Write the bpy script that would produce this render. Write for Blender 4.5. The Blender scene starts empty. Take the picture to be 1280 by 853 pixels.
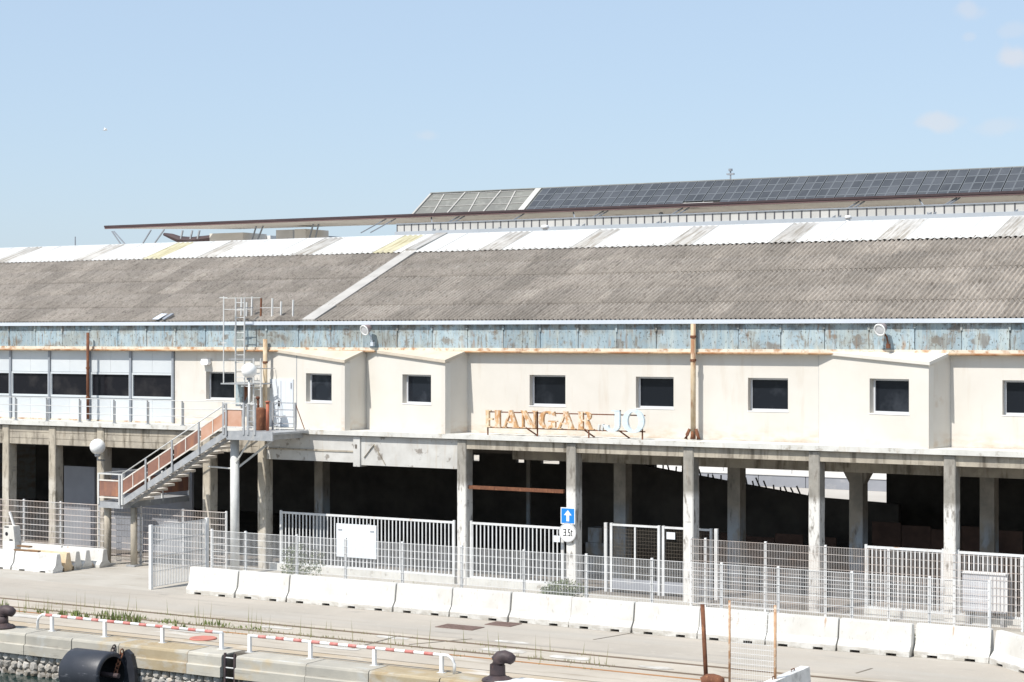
import bpy, math, random
from mathutils import Vector
random.seed(7)
R = math.radians
sc = bpy.context.scene
C = sc.collection

# ------------------------------------------------------------------ camera
F, PX, HZ = 2400.0, 640.0, 418.5          # focal length and horizon row in photo pixels (1280 wide)
TH = math.atan2(F, 4053.0)                # the camera is turned left of the facade normal
CAM = Vector((0.0, -58.3, 8.97))
cd = bpy.data.cameras.new("camera"); cam = bpy.data.objects.new("camera", cd); C.objects.link(cam)
cam.location = CAM; cam.rotation_euler = (R(90), 0, TH)
cd.sensor_width = 36.0; cd.lens = 36.0 * F / 1280.0
cd.shift_y = -8.0 / 1280.0
cd.clip_start = 0.5; cd.clip_end = 6000
sc.camera = cam

# ------------------------------------------------------------------ light
SUN = Vector((0.40, 1.45, -2.02)).normalized()          # direction the sunlight travels
world = bpy.data.worlds.new("World"); sc.world = world; world.use_nodes = True
sd = bpy.data.lights.new("sun", 'SUN'); sun = bpy.data.objects.new("sun", sd); C.objects.link(sun)
sun.rotation_euler = SUN.to_track_quat('-Z', 'Y').to_euler()
sd.energy = 4.0; sd.angle = R(0.5); sd.color = (1.0, 0.96, 0.90)
sc.view_settings.view_transform = 'Standard'; sc.view_settings.look = 'None'
sc.view_settings.gamma = 1.0; sc.view_settings.exposure = 0.42
sc.view_settings.use_curve_mapping = False
sc.cycles.max_bounces = 6; sc.cycles.diffuse_bounces = 3; sc.cycles.glossy_bounces = 3
sc.cycles.transmission_bounces = 3; sc.cycles.use_denoising = True

FW = Vector((-math.sin(TH), math.cos(TH), 0)); RT = Vector((math.cos(TH), math.sin(TH), 0)); UP = Vector((0, 0, 1))
def ray(x, y): return FW + RT * ((x - PX) / F) + UP * ((HZ - y) / F)
def on(x, y, Y):                          # photo pixel -> point on the vertical plane Y
    d = ray(x, y); return CAM + d * ((Y - CAM.y) / d.y)
def gnd(x, y, Z=0.0):                     # photo pixel -> point on the level Z
    d = ray(x, y); return CAM + d * ((Z - CAM.z) / d.z)
def X_(x, Y): return on(x, HZ, Y).x
def Z_(x, y, Y): return on(x, y, Y).z

wn = world.node_tree.nodes; wl = world.node_tree.links; wn.clear()
sky = wn.new('ShaderNodeTexSky'); sky.sky_type = 'NISHITA'; sky.sun_disc = False
sky.sun_elevation = math.asin(-SUN.z); sky.sun_rotation = math.atan2(-SUN.x, -SUN.y)
sky.air_density = 1.0; sky.dust_density = 1.0; sky.ozone_density = 2.5; sky.altitude = 0
bg = wn.new('ShaderNodeBackground'); bg.inputs[1].default_value = 0.10
wo = wn.new('ShaderNodeOutputWorld'); wl.new(bg.outputs[0], wo.inputs[0])
tc = wn.new('ShaderNodeTexCoord')
nz = wn.new('ShaderNodeTexNoise'); nz.inputs['Scale'].default_value = 60; nz.inputs['Detail'].default_value = 5
wl.new(tc.outputs['Generated'], nz.inputs['Vector'])
hz = wn.new('ShaderNodeMixRGB'); hz.inputs[0].default_value = 0.56; wl.new(sky.outputs[0], hz.inputs[1]); hz.inputs[2].default_value = (4.8, 6.0, 7.5, 1)   # thin even summer haze
cur = hz.outputs[0]
# a few thin fair-weather clouds: centre (direction), half sizes in degrees, strength
for (cx, cy, ax, ay, st) in ((1212, 12, .45, .30, .30), (1268, 70, .50, .32, .50), (1170, 153, .80, .28, .42), (1250, 158, .75, .28, .22),
                             (533, 170, .45, .2, .22), (1268, 38, .4, .2, .2), (1212, 46, .2, .14, .2), (1395, 120, 1.1, .4, .4), (-160, 80, 1.2, .4, .35)):
    d = ray(cx, cy).normalized()
    v = wn.new('ShaderNodeVectorMath'); v.operation = 'SUBTRACT'; wl.new(tc.outputs['Generated'], v.inputs[0]); v.inputs[1].default_value = d
    a = wn.new('ShaderNodeVectorMath'); a.operation = 'DOT_PRODUCT'; wl.new(v.outputs[0], a.inputs[0]); a.inputs[1].default_value = RT / R(ax)
    b = wn.new('ShaderNodeVectorMath'); b.operation = 'DOT_PRODUCT'; wl.new(v.outputs[0], b.inputs[0]); b.inputs[1].default_value = UP / R(ay)
    c = wn.new('ShaderNodeCombineXYZ'); wl.new(a.outputs['Value'], c.inputs[0]); wl.new(b.outputs['Value'], c.inputs[1])
    l = wn.new('ShaderNodeVectorMath'); l.operation = 'LENGTH'; wl.new(c.outputs[0], l.inputs[0])
    front = wn.new('ShaderNodeVectorMath'); front.operation = 'DOT_PRODUCT'; wl.new(tc.outputs['Generated'], front.inputs[0]); front.inputs[1].default_value = d
    fr = wn.new('ShaderNodeMath'); fr.operation = 'GREATER_THAN'; wl.new(front.outputs['Value'], fr.inputs[0]); fr.inputs[1].default_value = 0.5
    s = wn.new('ShaderNodeMath'); s.operation = 'MULTIPLY_ADD'; wl.new(nz.outputs['Fac'], s.inputs[0]); s.inputs[1].default_value = 2.2; s.inputs[2].default_value = -0.85
    s2 = wn.new('ShaderNodeMath'); s2.operation = 'SUBTRACT'; wl.new(l.outputs['Value'], s2.inputs[0]); wl.new(s.outputs[0], s2.inputs[1])
    m = wn.new('ShaderNodeMapRange'); m.interpolation_type = 'SMOOTHSTEP'; wl.new(s2.outputs[0], m.inputs[0]); m.inputs[1].default_value = 1.0; m.inputs[2].default_value = 0.1
    m.inputs[3].default_value = 0; m.inputs[4].default_value = st
    mm = wn.new('ShaderNodeMath'); mm.operation = 'MULTIPLY'; wl.new(m.outputs[0], mm.inputs[0]); wl.new(fr.outputs[0], mm.inputs[1])
    mx = wn.new('ShaderNodeMixRGB'); wl.new(mm.outputs[0], mx.inputs[0]); wl.new(cur, mx.inputs[1]); mx.inputs[2].default_value = (6.2, 5.9, 5.9, 1)
    cur = mx.outputs[0]
wl.new(cur, bg.inputs[0])

# ------------------------------------------------------------------ materials
def V4(c): return (c[0], c[1], c[2], 1.0)
def M(name, c1, c2=None, scale=1.5, rough=.8, metal=0.0, bump=0.0, bscale=30, layers=(), rnd=0.0, spec=0.3, lo=.35, hi=.65):
    """layers: (colour, scale xyz, threshold lo, hi, amount[, zlo, zhi]) stains and tone patches from stretched noise at world position"""
    m = bpy.data.materials.new(name); m.use_nodes = True
    n, l = m.node_tree.nodes, m.node_tree.links
    p = n['Principled BSDF']; p.inputs['Roughness'].default_value = rough; p.inputs['Metallic'].default_value = metal
    p.inputs['Specular IOR Level'].default_value = spec
    g = n.new('ShaderNodeNewGeometry')
    def noise(sv, detail=4):
        mp = n.new('ShaderNodeMapping'); l.new(g.outputs['Position'], mp.inputs[0])
        mp.inputs['Scale'].default_value = sv if hasattr(sv, '__len__') else (sv, sv, sv)
        t = n.new('ShaderNodeTexNoise'); t.inputs['Scale'].default_value = 1; t.inputs['Detail'].default_value = detail; t.inputs['Roughness'].default_value = .6
        l.new(mp.outputs[0], t.inputs['Vector']); return t.outputs['Fac']
    def rng(sock, a, b, c=0.0, d=1.0):
        r = n.new('ShaderNodeMapRange'); l.new(sock, r.inputs[0])
        for i, v in enumerate((a, b, c, d)): r.inputs[i + 1].default_value = v
        return r.outputs[0]
    def mix(fac, a, b):
        x = n.new('ShaderNodeMixRGB')
        for i, v in enumerate((fac, a, b)):
            if isinstance(v, tuple): x.inputs[i].default_value = v
            else: l.new(v, x.inputs[i])
        return x.outputs[0]
    def mul(a, b):
        x = n.new('ShaderNodeMath'); x.operation = 'MULTIPLY'
        for i, v in enumerate((a, b)):
            if isinstance(v, float): x.inputs[i].default_value = v
            else: l.new(v, x.inputs[i])
        return x.outputs[0]
    col = mix(rng(noise(scale), lo, hi), V4(c1), V4(c2 or c1))
    for L in layers:
        fac = rng(noise(L[1]), L[2], L[3], 0.0, L[4])
        if len(L) > 5:
            sp = n.new('ShaderNodeSeparateXYZ'); l.new(g.outputs['Position'], sp.inputs[0])
            fac = mul(fac, rng(sp.outputs[2], L[5], L[6]))
        col = mix(fac, col, V4(L[0]))
    if rnd:
        oi = n.new('ShaderNodeObjectInfo'); k = rng(oi.outputs['Random'], 0, 1, 1 - rnd, 1 + rnd)
        x = n.new('ShaderNodeVectorMath'); x.operation = 'SCALE'; l.new(col, x.inputs[0]); l.new(k, x.inputs['Scale']); col = x.outputs[0]
    l.new(col, p.inputs['Base Color'])
    if bump:
        b = n.new('ShaderNodeBump'); b.inputs['Strength'].default_value = bump; b.inputs['Distance'].default_value = .02
        l.new(noise(bscale), b.inputs['Height']); l.new(b.outputs[0], p.inputs['Normal'])
    return m

RUST = (.26, .10, .04); DRUST = (.12, .05, .03)
MT = {}
MT['render'] = M('cream_render', (.665, .630, .570), (.62, .583, .522), .5, .9, bump=.15, bscale=60, layers=(
    ((.54, .46, .37), (2.5, 2.5, .35), .55, .76, .55), ((.50, .37, .25), (1.6, 1.6, 4), .42, .68, .75, 6.0, 5.4), ((.50, .40, .30), (.8, .8, 1.0), .66, .76, .5), ((.50, .47, .43), (5, 5, .25), .66, .8, .5)))
MT['render2'] = M('bay_render', (.675, .64, .58), (.635, .60, .535), .6, .9, bump=.12, bscale=60, layers=(((.62, .53, .43), (2.5, 2.5, .4), .62, .85, .4), ((.6, .47, .34), (1.5, 1.5, 3), .5, .8, .6, 5.9, 5.4)))
MT['bayroof'] = M('bay_roof_render', (.60, .53, .43), (.52, .45, .36), 1.5, .9)
MT['concrete'] = M('raw_concrete', (.46, .41, .33), (.32, .285, .235), 1.3, .9, bump=.3, bscale=25, layers=(
    ((.12, .10, .075), (4, 4, .6), .50, .66, .8), ((.55, .50, .40), (2, 2, 2), .56, .7, .6), ((.20, .11, .05), (6, 6, .7), .66, .76, .6)))
MT['column'] = M('painted_concrete', (.36, .335, .295), (.26, .245, .215), 2.2, .9, bump=.3, bscale=30, layers=(
    ((.70, .68, .64), (3, 3, 1.6), .22, .40, .95, 3.75, 3.50), ((.20, .18, .155), (6, 6, 1.8), .54, .64, .85), ((.36, .27, .18), (8, 8, .9), .62, .74, .6), ((.24, .22, .20), (2, 2, 9), .64, .72, .6)))
MT['columntan'] = M('tan_concrete_column', (.47, .42, .34), (.36, .32, .255), 2.0, .9, bump=.3, bscale=30, layers=(
    ((.58, .54, .47), (3, 3, 1.6), .34, .56, .8, 3.2, 2.9), ((.19, .165, .13), (6, 6, 1.5), .54, .66, .85), ((.24, .22, .20), (2, 2, 9), .60, .70, .7)))
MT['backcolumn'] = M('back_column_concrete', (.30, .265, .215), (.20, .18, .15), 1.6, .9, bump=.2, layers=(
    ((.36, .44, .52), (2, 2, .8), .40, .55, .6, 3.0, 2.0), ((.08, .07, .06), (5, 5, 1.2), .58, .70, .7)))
MT['slabedge'] = M('slab_edge', (.66, .65, .61), (.55, .54, .50), 1.5, .85, layers=(((.25, .21, .16), (3, 3, 3), .60, .72, .7), ((.45, .36, .25), (4, 4, 1), .58, .75, .5)))
MT['lintelwhite'] = M('whitewashed_lintel', (.58, .57, .54), (.47, .455, .425), 1.2, .9, bump=.2, layers=(
    ((.20, .175, .15), (2.2, 2.2, 2.2), .60, .66, .8), ((.42, .33, .22), (5, 5, .5), .58, .75, .5), ((.24, .15, .08), (9, 9, 1.5), .68, .76, .6)))
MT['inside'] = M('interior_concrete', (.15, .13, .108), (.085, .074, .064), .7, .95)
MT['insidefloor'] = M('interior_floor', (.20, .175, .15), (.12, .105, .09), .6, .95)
MT['insiderust'] = M('interior_rust', (.13, .08, .06), (.08, .05, .04), 1.4, .95)
MT['greywall'] = M('grey_board', (.30, .31, .34), (.255, .265, .29), .8, .8, layers=(((.42, .41, .40), (1.5, 1.5, 3), .6, .75, .5, 1.4, .6),))
MT['pane'] = M('dark_glass', (.010, .012, .016), (.036, .040, .048), .9, .05, spec=.2, rnd=.5, lo=.50, hi=.75)  # paler noise patches paint reflections into the glass colour
MT['pane2'] = M('dusty_glass', (.012, .012, .015), (.040, .037, .037), 1.0, .12, spec=.15, lo=.5, hi=.8)
MT['frame'] = M('window_frame', (.58, .59, .61), None, 1, .5)
MT['sill'] = M('window_sill', (.80, .80, .80), None, 1, .6)
MT['cladding'] = M('white_cladding', (.60, .625, .635), (.56, .59, .605), .7, .45, layers=(((.62, .57, .48), (2, 2, .6), .55, .75, .6, 6.0, 5.45),), rnd=.04)
MT['mullion'] = M('grey_mullion', (.30, .32, .35), (.245, .265, .29), 2, .5)
MT['blue'] = M('faded_blue_steel', (.255, .34, .385), (.35, .425, .455), 1.1, .7, rnd=.14, layers=(
    ((.30, .31, .28), (1.3, 1.3, 1.3), .50, .62, .75), ((.17, .14, .11), (1.7, 1.7, 2.2), .56, .63, .75), ((.32, .18, .09), (3, 3, 1), .60, .70, .6),
    ((.42, .47, .45), (5, 5, .5), .48, .68, .8), ((.20, .17, .13), (7, 7, 1.2), .56, .66, .8), ((.075, .068, .06), (14, 14, 9), .59, .64, .75),
    ((.24, .12, .05), (5, 5, .6), .60, .72, .75), ((.13, .125, .115), (2, 2, 2), .48, .60, .85, 9.0, 9.3), ((.50, .55, .57), (9, 9, .8), .58, .7, .5)))  # the layer with a height range darkens the band towards its top
MT['ledge'] = M('rust_streaked_ledge', (.74, .69, .58), (.66, .58, .46), 2.0, .8, layers=(((.42, .19, .07), (3, 3, 3), .50, .66, .85), ((.20, .10, .05), (8, 8, 8), .64, .72, .7)))
MT['rustpipe'] = M('rusty_pipe', (.36, .17, .075), (.55, .42, .27), 1.5, .8, layers=((DRUST, (4, 4, 1.5), .55, .7, .7),))
MT['creampipe'] = M('flaking_cream_pipe', (.60, .50, .36), (.50, .38, .24), 2.5, .8, layers=((RUST, (6, 6, 1.3), .5, .64, .8), (DRUST, (6, 6, 6), .35, .5, .9, 5.9, 5.5)))
MT['rust'] = M('rust', (.20, .085, .045), (.12, .05, .03), 4, .9, layers=(((.34, .16, .08), (12, 12, 4), .58, .7, .7),))
MT['rustlight'] = M('pale_rust', (.52, .33, .20), (.36, .19, .10), 5, .9, layers=(((.62, .55, .45), (10, 10, 6), .5, .65, .8),))
MT['gutter'] = M('white_gutter', (.60, .64, .69), (.54, .58, .63), .6, .5, layers=(((.42, .40, .38), (2, 2, 2), .66, .75, .5),))
MT['roofgrey'] = M('fibre_cement_sheet', (.345, .308, .268), (.268, .239, .207), .55, .95, rnd=.13, bump=.25, bscale=18, layers=(
    ((.41, .365, .315), (1.6, .9, .9), .54, .70, .6), ((.42, .39, .35), (9, 2.2, 2.2), .58, .72, .6), ((.13, .112, .096), (11, 1.4, 1.4), .55, .70, .55), ((.12, .10, .085), (14, 5, 5), .54, .68, .6), ((.14, .118, .10), (34, 20, 20), .53, .66, .6), ((.46,.43,.39), (18, 18, 18), .60, .72, .5)))
MT['roofwhite'] = M('white_roof_sheet', (.60, .60, .585), (.53, .53, .515), .6, .6, layers=(((.62, .61, .58), (5, .7, .7), .62, .78, .4),))
MT['skylight'] = M('dirty_skylight_sheet', (.48, .465, .44), (.36, .345, .32), 1.2, .6, rnd=.1, layers=(((.25, .225, .19), (12, .6, .6), .50, .60, .85),))
MT['skylightyellow'] = M('yellowed_skylight_sheet', (.52, .49, .35), (.42, .385, .25), 1.2, .6, layers=(((.30, .25, .14), (12, .6, .6), .54, .64, .7),))
MT['strip'] = M('roof_cover_strip', (.44, .42, .39), (.37, .355, .33), 1.5, .8)
MT['steel'] = M('galvanised_steel', (.43, .44, .45), (.34, .35, .36), 3, .5, metal=.25, layers=(((.55, .52, .47), (5, 5, 2), .55, .7, .5),))
MT['steellight'] = M('pale_steel', (.66, .66, .64), (.55, .55, .53), 3, .6, layers=((RUST, (9, 9, 3), .66, .74, .5),))
MT['tread'] = M('stair_tread', (.72, .69, .64), (.60, .54, .47), 4, .8)
MT['rustpanel'] = M('rust_brown_panel', (.28, .145, .105), (.20, .105, .08), 1.6, .75, layers=(((.44, .20, .10), (3, 3, .6), .5, .7, .6),))
MT['pinkpanel'] = M('faded_rust_panel', (.55, .34, .25), (.46, .23, .14), 1.2, .75)
MT['orange'] = M('orange_pipe', (.46, .14, .075), (.33, .12, .075), 3, .6)
MT['whitepaint'] = M('white_paint', (.78, .78, .77), (.70, .70, .69), 2, .6, layers=((RUST, (7, 7, 2), .68, .76, .6),))
MT['bar'] = M('white_bar_paint', (.70, .71, .71), (.60, .60, .59), 2.5, .6, layers=(((.45, .22, .06), (2.5, 2.5, 14), .64, .70, .8, 2.1, 2.24), ((.42, .36, .30), (5, 5, 1), .62, .72, .5)))
MT['wire'] = M('white_wire', (.72, .72, .71), (.64, .64, .63), 2, .6)
MT['wirerust'] = M('grey_brown_wire', (.50, .42, .37), (.58, .56, .54), 1.2, .7)
MT['barrier'] = M('white_concrete_barrier', (.655, .64, .605), (.58, .565, .525), 1.0, .85, bump=.2, rnd=.06, layers=(
    ((.34, .31, .26), (2.5, 2.5, 6), .40, .62, .75, .26, .06), ((.36, .34, .31), (12, 12, 4), .61, .70, .6), ((.50, .47, .42), (1.3, 1.3, 1.3), .54, .70, .5),
    ((.56, .53, .48), (5, 5, .8), .62, .76, .5), ((.40, .22, .10), (6, 6, .5), .66, .74, .65), ((.42, .40, .37), (9, 9, 9), .67, .72, .5)))
MT['barrierold'] = M('weathered_barrier', (.78, .77, .74), (.62, .61, .58), 2.0, .85, bump=.2, layers=(((.42, .41, .39), (4, 4, 4), .57, .68, .6),))
MT['barrierorange'] = M('orange_stained_barrier', (.66, .54, .38), (.58, .42, .25), 2.0, .85)
MT['asphalt'] = M('pale_asphalt', (.425, .383, .328), (.37, .335, .288), .25, .92, bump=.2, bscale=40, layers=(
    ((.27, .245, .215), (.05, 2.6, 1), .56, .72, .55), ((.24, .22, .195), (.9, 1.3, 1), .64, .76, .6), ((.50, .46, .40), (3, 3, 3), .58, .72, .4),
    ((.40, .375, .335), (.12, .7, 1), .50, .7, .6), ((.22, .205, .185), (.25, 1.6, 1), .62, .74, .5), ((.20, .19, .17), (18, 18, 18), .62, .7, .35)))
MT['apron'] = M('quay_concrete', (.48, .43, .36), (.405, .36, .30), .5, .92, bump=.25, bscale=30, layers=(
    ((.56, .53, .48), (.35, 1.4, 1), .60, .68, .75), ((.26, .215, .16), (.3, 3.0, 1), .55, .70, .6), ((.42, .27, .14), (.25, 2.6, 1), .62, .76, .5), ((.2, .18, .15), (16, 16, 16), .62, .7, .35)))
MT['yard'] = M('yard_concrete', (.45, .42, .37), (.38, .35, .305), .4, .92, bump=.2, bscale=30, layers=(((.30, .26, .20), (.5, 1.5, 1), .56, .7, .6), ((.5, .48, .44), (.4, 2, 1), .6, .7, .6)))
MT['wornpaint'] = M('worn_white_paint', (.60, .58, .54), (.42, .39, .345), 2.5, .9)
MT['land'] = M('land', (.36, .34, .31), (.31, .29, .265), .08, .95)
MT['rail'] = M('rusty_rail', (.15, .115, .085), (.20, .15, .11), 1.5, .8)
MT['railorange'] = M('orange_crane_rail', (.42, .22, .10), (.30, .15, .075), .8, .8)
MT['joint'] = M('dark_joint', (.14, .12, .10), (.20, .175, .14), 1, .95)
MT['plate'] = M('brown_steel_plate', (.145, .095, .08), (.19, .13, .11), 3, .8)
MT['coping'] = M('coping_stone', (.46, .43, .365), (.37, .35, .305), .9, .9, rnd=.10, bump=.3, bscale=20, layers=(
    ((.46, .34, .17), (.5, .5, .8), .58, .70, .7), ((.22, .20, .17), (1, 1, 8), .60, .72, .6), ((.50, .52, .52), (1.2, 4, .8), .60, .7, .5)))
MT['copingbrown'] = M('brown_stained_coping', (.40, .33, .22), (.34, .27, .17), 1.2, .9, bump=.3, bscale=20, layers=(((.42, .40, .35), (1, 1, 2), .5, .64, .8), ((.30, .18, .07), (1.5, 1.5, 1.2), .56, .7, .6)))
MT['quaystrip'] = M('ochre_quay_strip', (.45, .39, .31), (.42, .33, .22), .6, .92, layers=(((.60, .57, .52), (.5, 1.5, 1), .55, .66, .8),))
MT['stone'] = M('rubble_stone', (.46, .44, .41), (.35, .325, .29), 2.5, .9, rnd=.22, bump=.5, bscale=22, layers=(((.36, .25, .13), (2, 2, 2), .55, .7, .5), ((.12, .10, .07), (3, 3, 8), .35, .6, .9, -.90, -1.22)))
MT['mortar'] = M('dark_mortar', (.19, .17, .14), (.12, .105, .085), 3, .95)
MT['water'] = M('harbour_water', (.012, .028, .026), (.02, .04, .036), .4, .08, bump=.6, bscale=3.0, spec=.5)
MT['rubber'] = M('black_rubber', (.022, .024, .031), (.032, .034, .042), 2, .45, spec=.5, bump=.15, bscale=14, layers=(((.20, .20, .22), (2.2, 3, 9), .62, .70, .6),))
MT['rubberin'] = M('rubber_inside', (.008, .008, .009), None, 2, .8)
MT['iron'] = M('dark_cast_iron', (.052, .040, .044), (.085, .060, .058), 4, .55, bump=.3, bscale=22, layers=(((.18, .09, .06), (7, 7, 5), .62, .72, .6),))
MT['globe'] = M('opal_globe', (.84, .84, .82), None, 1, .35)
MT['floodwhite'] = M('floodlight_face', (.66, .66, .66), (.55, .55, .56), 8, .35)
MT['floodbody'] = M('floodlight_body', (.30, .27, .27), (.22, .16, .15), 6, .6)
MT['bluesign'] = M('blue_sign', (.02, .22, .62), None, 1, .4)
MT['signwhite'] = M('sign_white', (.82, .82, .80), None, 1, .45)
MT['signgrey'] = M('sign_grey', (.5, .5, .5), None, 1, .5)
MT['black'] = M('black_print', (.02, .02, .022), None, 1, .6)
MT['red'] = M('red_paint', (.50, .15, .13), (.58, .27, .24), 4, .6)
MT['redfade'] = M('faded_red', (.52, .17, .13), (.45, .19, .15), 4, .7)
MT['letterrust'] = M('rusted_letter', (.62, .39, .20), (.50, .26, .115), 3.2, .8, layers=(((.78, .68, .54), (9, 9, 5), .46, .60, .85), ((.30, .11, .04), (7, 7, 4), .60, .70, .8)))
MT['letterpale'] = M('flaked_letter', (.76, .66, .50), (.66, .46, .26), 4, .8, layers=(((.48, .22, .08), (9, 9, 6), .58, .68, .8),))
MT['letterwhite'] = M('white_letter', (.58, .68, .74), (.66, .73, .76), 3, .5)
MT['leaf'] = M('leaf', (.13, .18, .045), (.20, .225, .085), 4, .7, rnd=.15)
MT['leafgrey'] = M('dusty_leaf', (.085, .115, .04), (.13, .15, .06), 3, .8, rnd=.1)
MT['drygrass'] = M('dry_grass', (.26, .23, .12), (.15, .17, .06), 1.2, .85)
MT['stem'] = M('stem', (.12, .09, .05), None, 3, .8)
MT['fasciadark'] = M('brown_fascia', (.055, .038, .042), (.075, .05, .05), 1, .6)
MT['fasciabrown'] = M('brown_soffit_edge', (.17, .105, .10), (.13, .085, .08), .5, .7)
MT['soffit'] = M('soffit', (.72, .68, .62), (.62, .59, .53), .35, .7, layers=(((.16, .13, .12), (.5, .5, .5), .60, .72, .6),))
MT['greyblue'] = M('grey_blue_trim', (.40, .43, .46), (.36, .39, .42), .6, .6)
MT['wallpanel'] = M('pale_wall_panel', (.52, .505, .475), (.45, .44, .41), .6, .7, rnd=.06)
MT['darkpost'] = M('dark_wall_post', (.11, .11, .12), None, 1, .6)
MT['solar'] = M('solar_cells', (.055, .060, .068), (.078, .083, .092), .4, .40, rnd=.18, spec=.22)
MT['solarframe'] = M('solar_frame', (.17, .18, .19), None, 1, .4, metal=.3)
MT['meshroof'] = M('grey_mesh_roof', (.195, .195, .175), (.15, .15, .14), .35, .8, layers=(((.27, .27, .245), (1.5, 1.5, 1.5), .54, .66, .5),))
MT['board'] = M('white_notice_board', (.68, .73, .78), (.75, .77, .79), 1.5, .5)
MT['cabinet'] = M('white_cabinet', (.62, .63, .66), (.56, .57, .60), 1.2, .6)
MT['plank'] = M('brown_plank', (.25, .15, .08), (.17, .10, .055), 5, .9)
MT['asset_door'] = M('white_door', (.68, .71, .745), (.63, .67, .71), 1.2, .5)
MT['bird'] = M('white_feathers', (.72, .72, .72), None, 1, .8)
MT['farwhite'] = M('far_white_paint', (.72, .71, .69), (.62, .61, .59), .5, .8)
MT['farroad'] = M('far_road', (.50, .47, .43), (.44, .41, .37), .15, .95)

# ------------------------------------------------------------------ mesh helpers
class MB:
    def __init__(s): s.v, s.f, s.m, s.mats, s.cur = [], [], [], [], 0
    def use(s, key):
        if key not in s.mats: s.mats.append(key)
        s.cur = s.mats.index(key); return s
    def add(s, vs, fs):
        o = len(s.v); s.v += [tuple(q) for q in vs]; s.f += [tuple(i + o for i in f) for f in fs]; s.m += [s.cur] * len(fs); return s
    def box(s, x0, y0, z0, x1, y1, z1):
        return s.add([(x0,y0,z0),(x1,y0,z0),(x1,y1,z0),(x0,y1,z0),(x0,y0,z1),(x1,y0,z1),(x1,y1,z1),(x0,y1,z1)],
                     [(0,3,2,1),(4,5,6,7),(0,1,5,4),(1,2,6,5),(2,3,7,6),(3,0,4,7)])
    def obox(s, O, u, s0, s1, d0, d1, z0, z1):     # box on an upright plane: along u, inwards n, up
        n = (-u[1], u[0])
        P = lambda a, d, z: (O[0] + u[0]*a + n[0]*d, O[1] + u[1]*a + n[1]*d, z)
        return s.add([P(s0,d0,z0),P(s1,d0,z0),P(s1,d1,z0),P(s0,d1,z0),P(s0,d0,z1),P(s1,d0,z1),P(s1,d1,z1),P(s0,d1,z1)],
                     [(0,3,2,1),(4,5,6,7),(0,1,5,4),(1,2,6,5),(2,3,7,6),(3,0,4,7)])
    def bar(s, a, b, w, h=None, up=(0,0,1)):       # square bar from a to b
        a, b = Vector(a), Vector(b); h = h or w; t = (b - a).normalized(); up = Vector(up)
        if abs(t.dot(up)) > .98: up = Vector((0,1,0))
        r = t.cross(up).normalized(); q = r.cross(t)
        vs = [c + r*(i*w/2) + q*(j*h/2) for c in (a, b) for (i, j) in ((-1,-1),(1,-1),(1,1),(-1,1))]
        return s.add(vs, [(0,1,2,3),(7,6,5,4),(0,4,5,1),(1,5,6,2),(2,6,7,3),(3,7,4,0)])
    def tube(s, pts, rad, n=8, caps=True):         # round tube along points, radius per point allowed
        pts = [Vector(p) for p in pts]; rs = rad if hasattr(rad, '__len__') else [rad]*len(pts); rings = []; o = len(s.v)
        for i, p in enumerate(pts):
            t = (pts[min(i+1, len(pts)-1)] - pts[max(i-1, 0)]).normalized()
            up = Vector((0,0,1)) if abs(t.z) < .95 else Vector((0,1,0))
            r = t.cross(up).normalized(); q = r.cross(t)
            s.v += [tuple(p + (r*math.cos(2*math.pi*k/n) + q*math.sin(2*math.pi*k/n))*rs[i]) for k in range(n)]
        for i in range(len(pts)-1):
            for k in range(n):
                s.f.append((o+i*n+k, o+i*n+(k+1)%n, o+(i+1)*n+(k+1)%n, o+(i+1)*n+k)); s.m.append(s.cur)
        if caps:
            s.f.append(tuple(o+k for k in reversed(range(n)))); s.m.append(s.cur)
            e = o+(len(pts)-1)*n; s.f.append(tuple(e+k for k in range(n))); s.m.append(s.cur)
        return s
    def lathe(s, prof, c, n=20, axis='z'):         # profile (r, h) about an axis through c
        o = len(s.v)
        for (r, h) in prof:
            for k in range(n):
                a = 2*math.pi*k/n; x, y = r*math.cos(a), r*math.sin(a)
                s.v.append((c[0]+x, c[1]+y, c[2]+h) if axis == 'z' else ((c[0]+h, c[1]+x, c[2]+y) if axis == 'x' else (c[0]+x, c[1]+h, c[2]+y)))
        for i in range(len(prof)-1):
            for k in range(n):
                s.f.append((o+i*n+k, o+i*n+(k+1)%n, o+(i+1)*n+(k+1)%n, o+(i+1)*n+k)); s.m.append(s.cur)
        return s
    def prism(s, poly, a, b):                      # polygon of (x, z) pulled from depth a to b along y
        n = len(poly)
        return s.add([(x, a, z) for x, z in poly] + [(x, b, z) for x, z in poly],
                     [tuple(range(n)), tuple(reversed(range(n, 2*n)))] + [(i, i+n, (i+1)%n+n, (i+1)%n) for i in range(n)])
    def mesh(s, name, mat=None, smooth=False):
        me = bpy.data.meshes.new(name); me.from_pydata(s.v, [], s.f)
        for k in (s.mats or [mat]): me.materials.append(MT[k])
        if len(s.mats) > 1: me.polygons.foreach_set('material_index', s.m)
        import bmesh
        bm = bmesh.new(); bm.from_mesh(me); bmesh.ops.recalc_face_normals(bm, faces=bm.faces); bm.to_mesh(me); bm.free()
        if smooth: me.polygons.foreach_set('use_smooth', [True]*len(me.polygons))
        me.update(); return me
    def obj(s, name, mat=None, parent=None, smooth=False, world=True):
        if parent is not None and world:           # vertices were given in world space
            L = wloc(parent); s.v = [(x-L[0], y-L[1], z-L[2]) for x, y, z in s.v]
        return link(name, s.mesh(name, mat, smooth), parent)
def wloc(o):
    v = Vector((0,0,0))
    while o is not None: v += o.location; o = o.parent
    return v
def link(name, me, parent=None, loc=(0,0,0), rot=(0,0,0)):
    o = bpy.data.objects.new(name, me); C.objects.link(o); o.parent = parent; o.location = loc; o.rotation_euler = rot; return o
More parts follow.
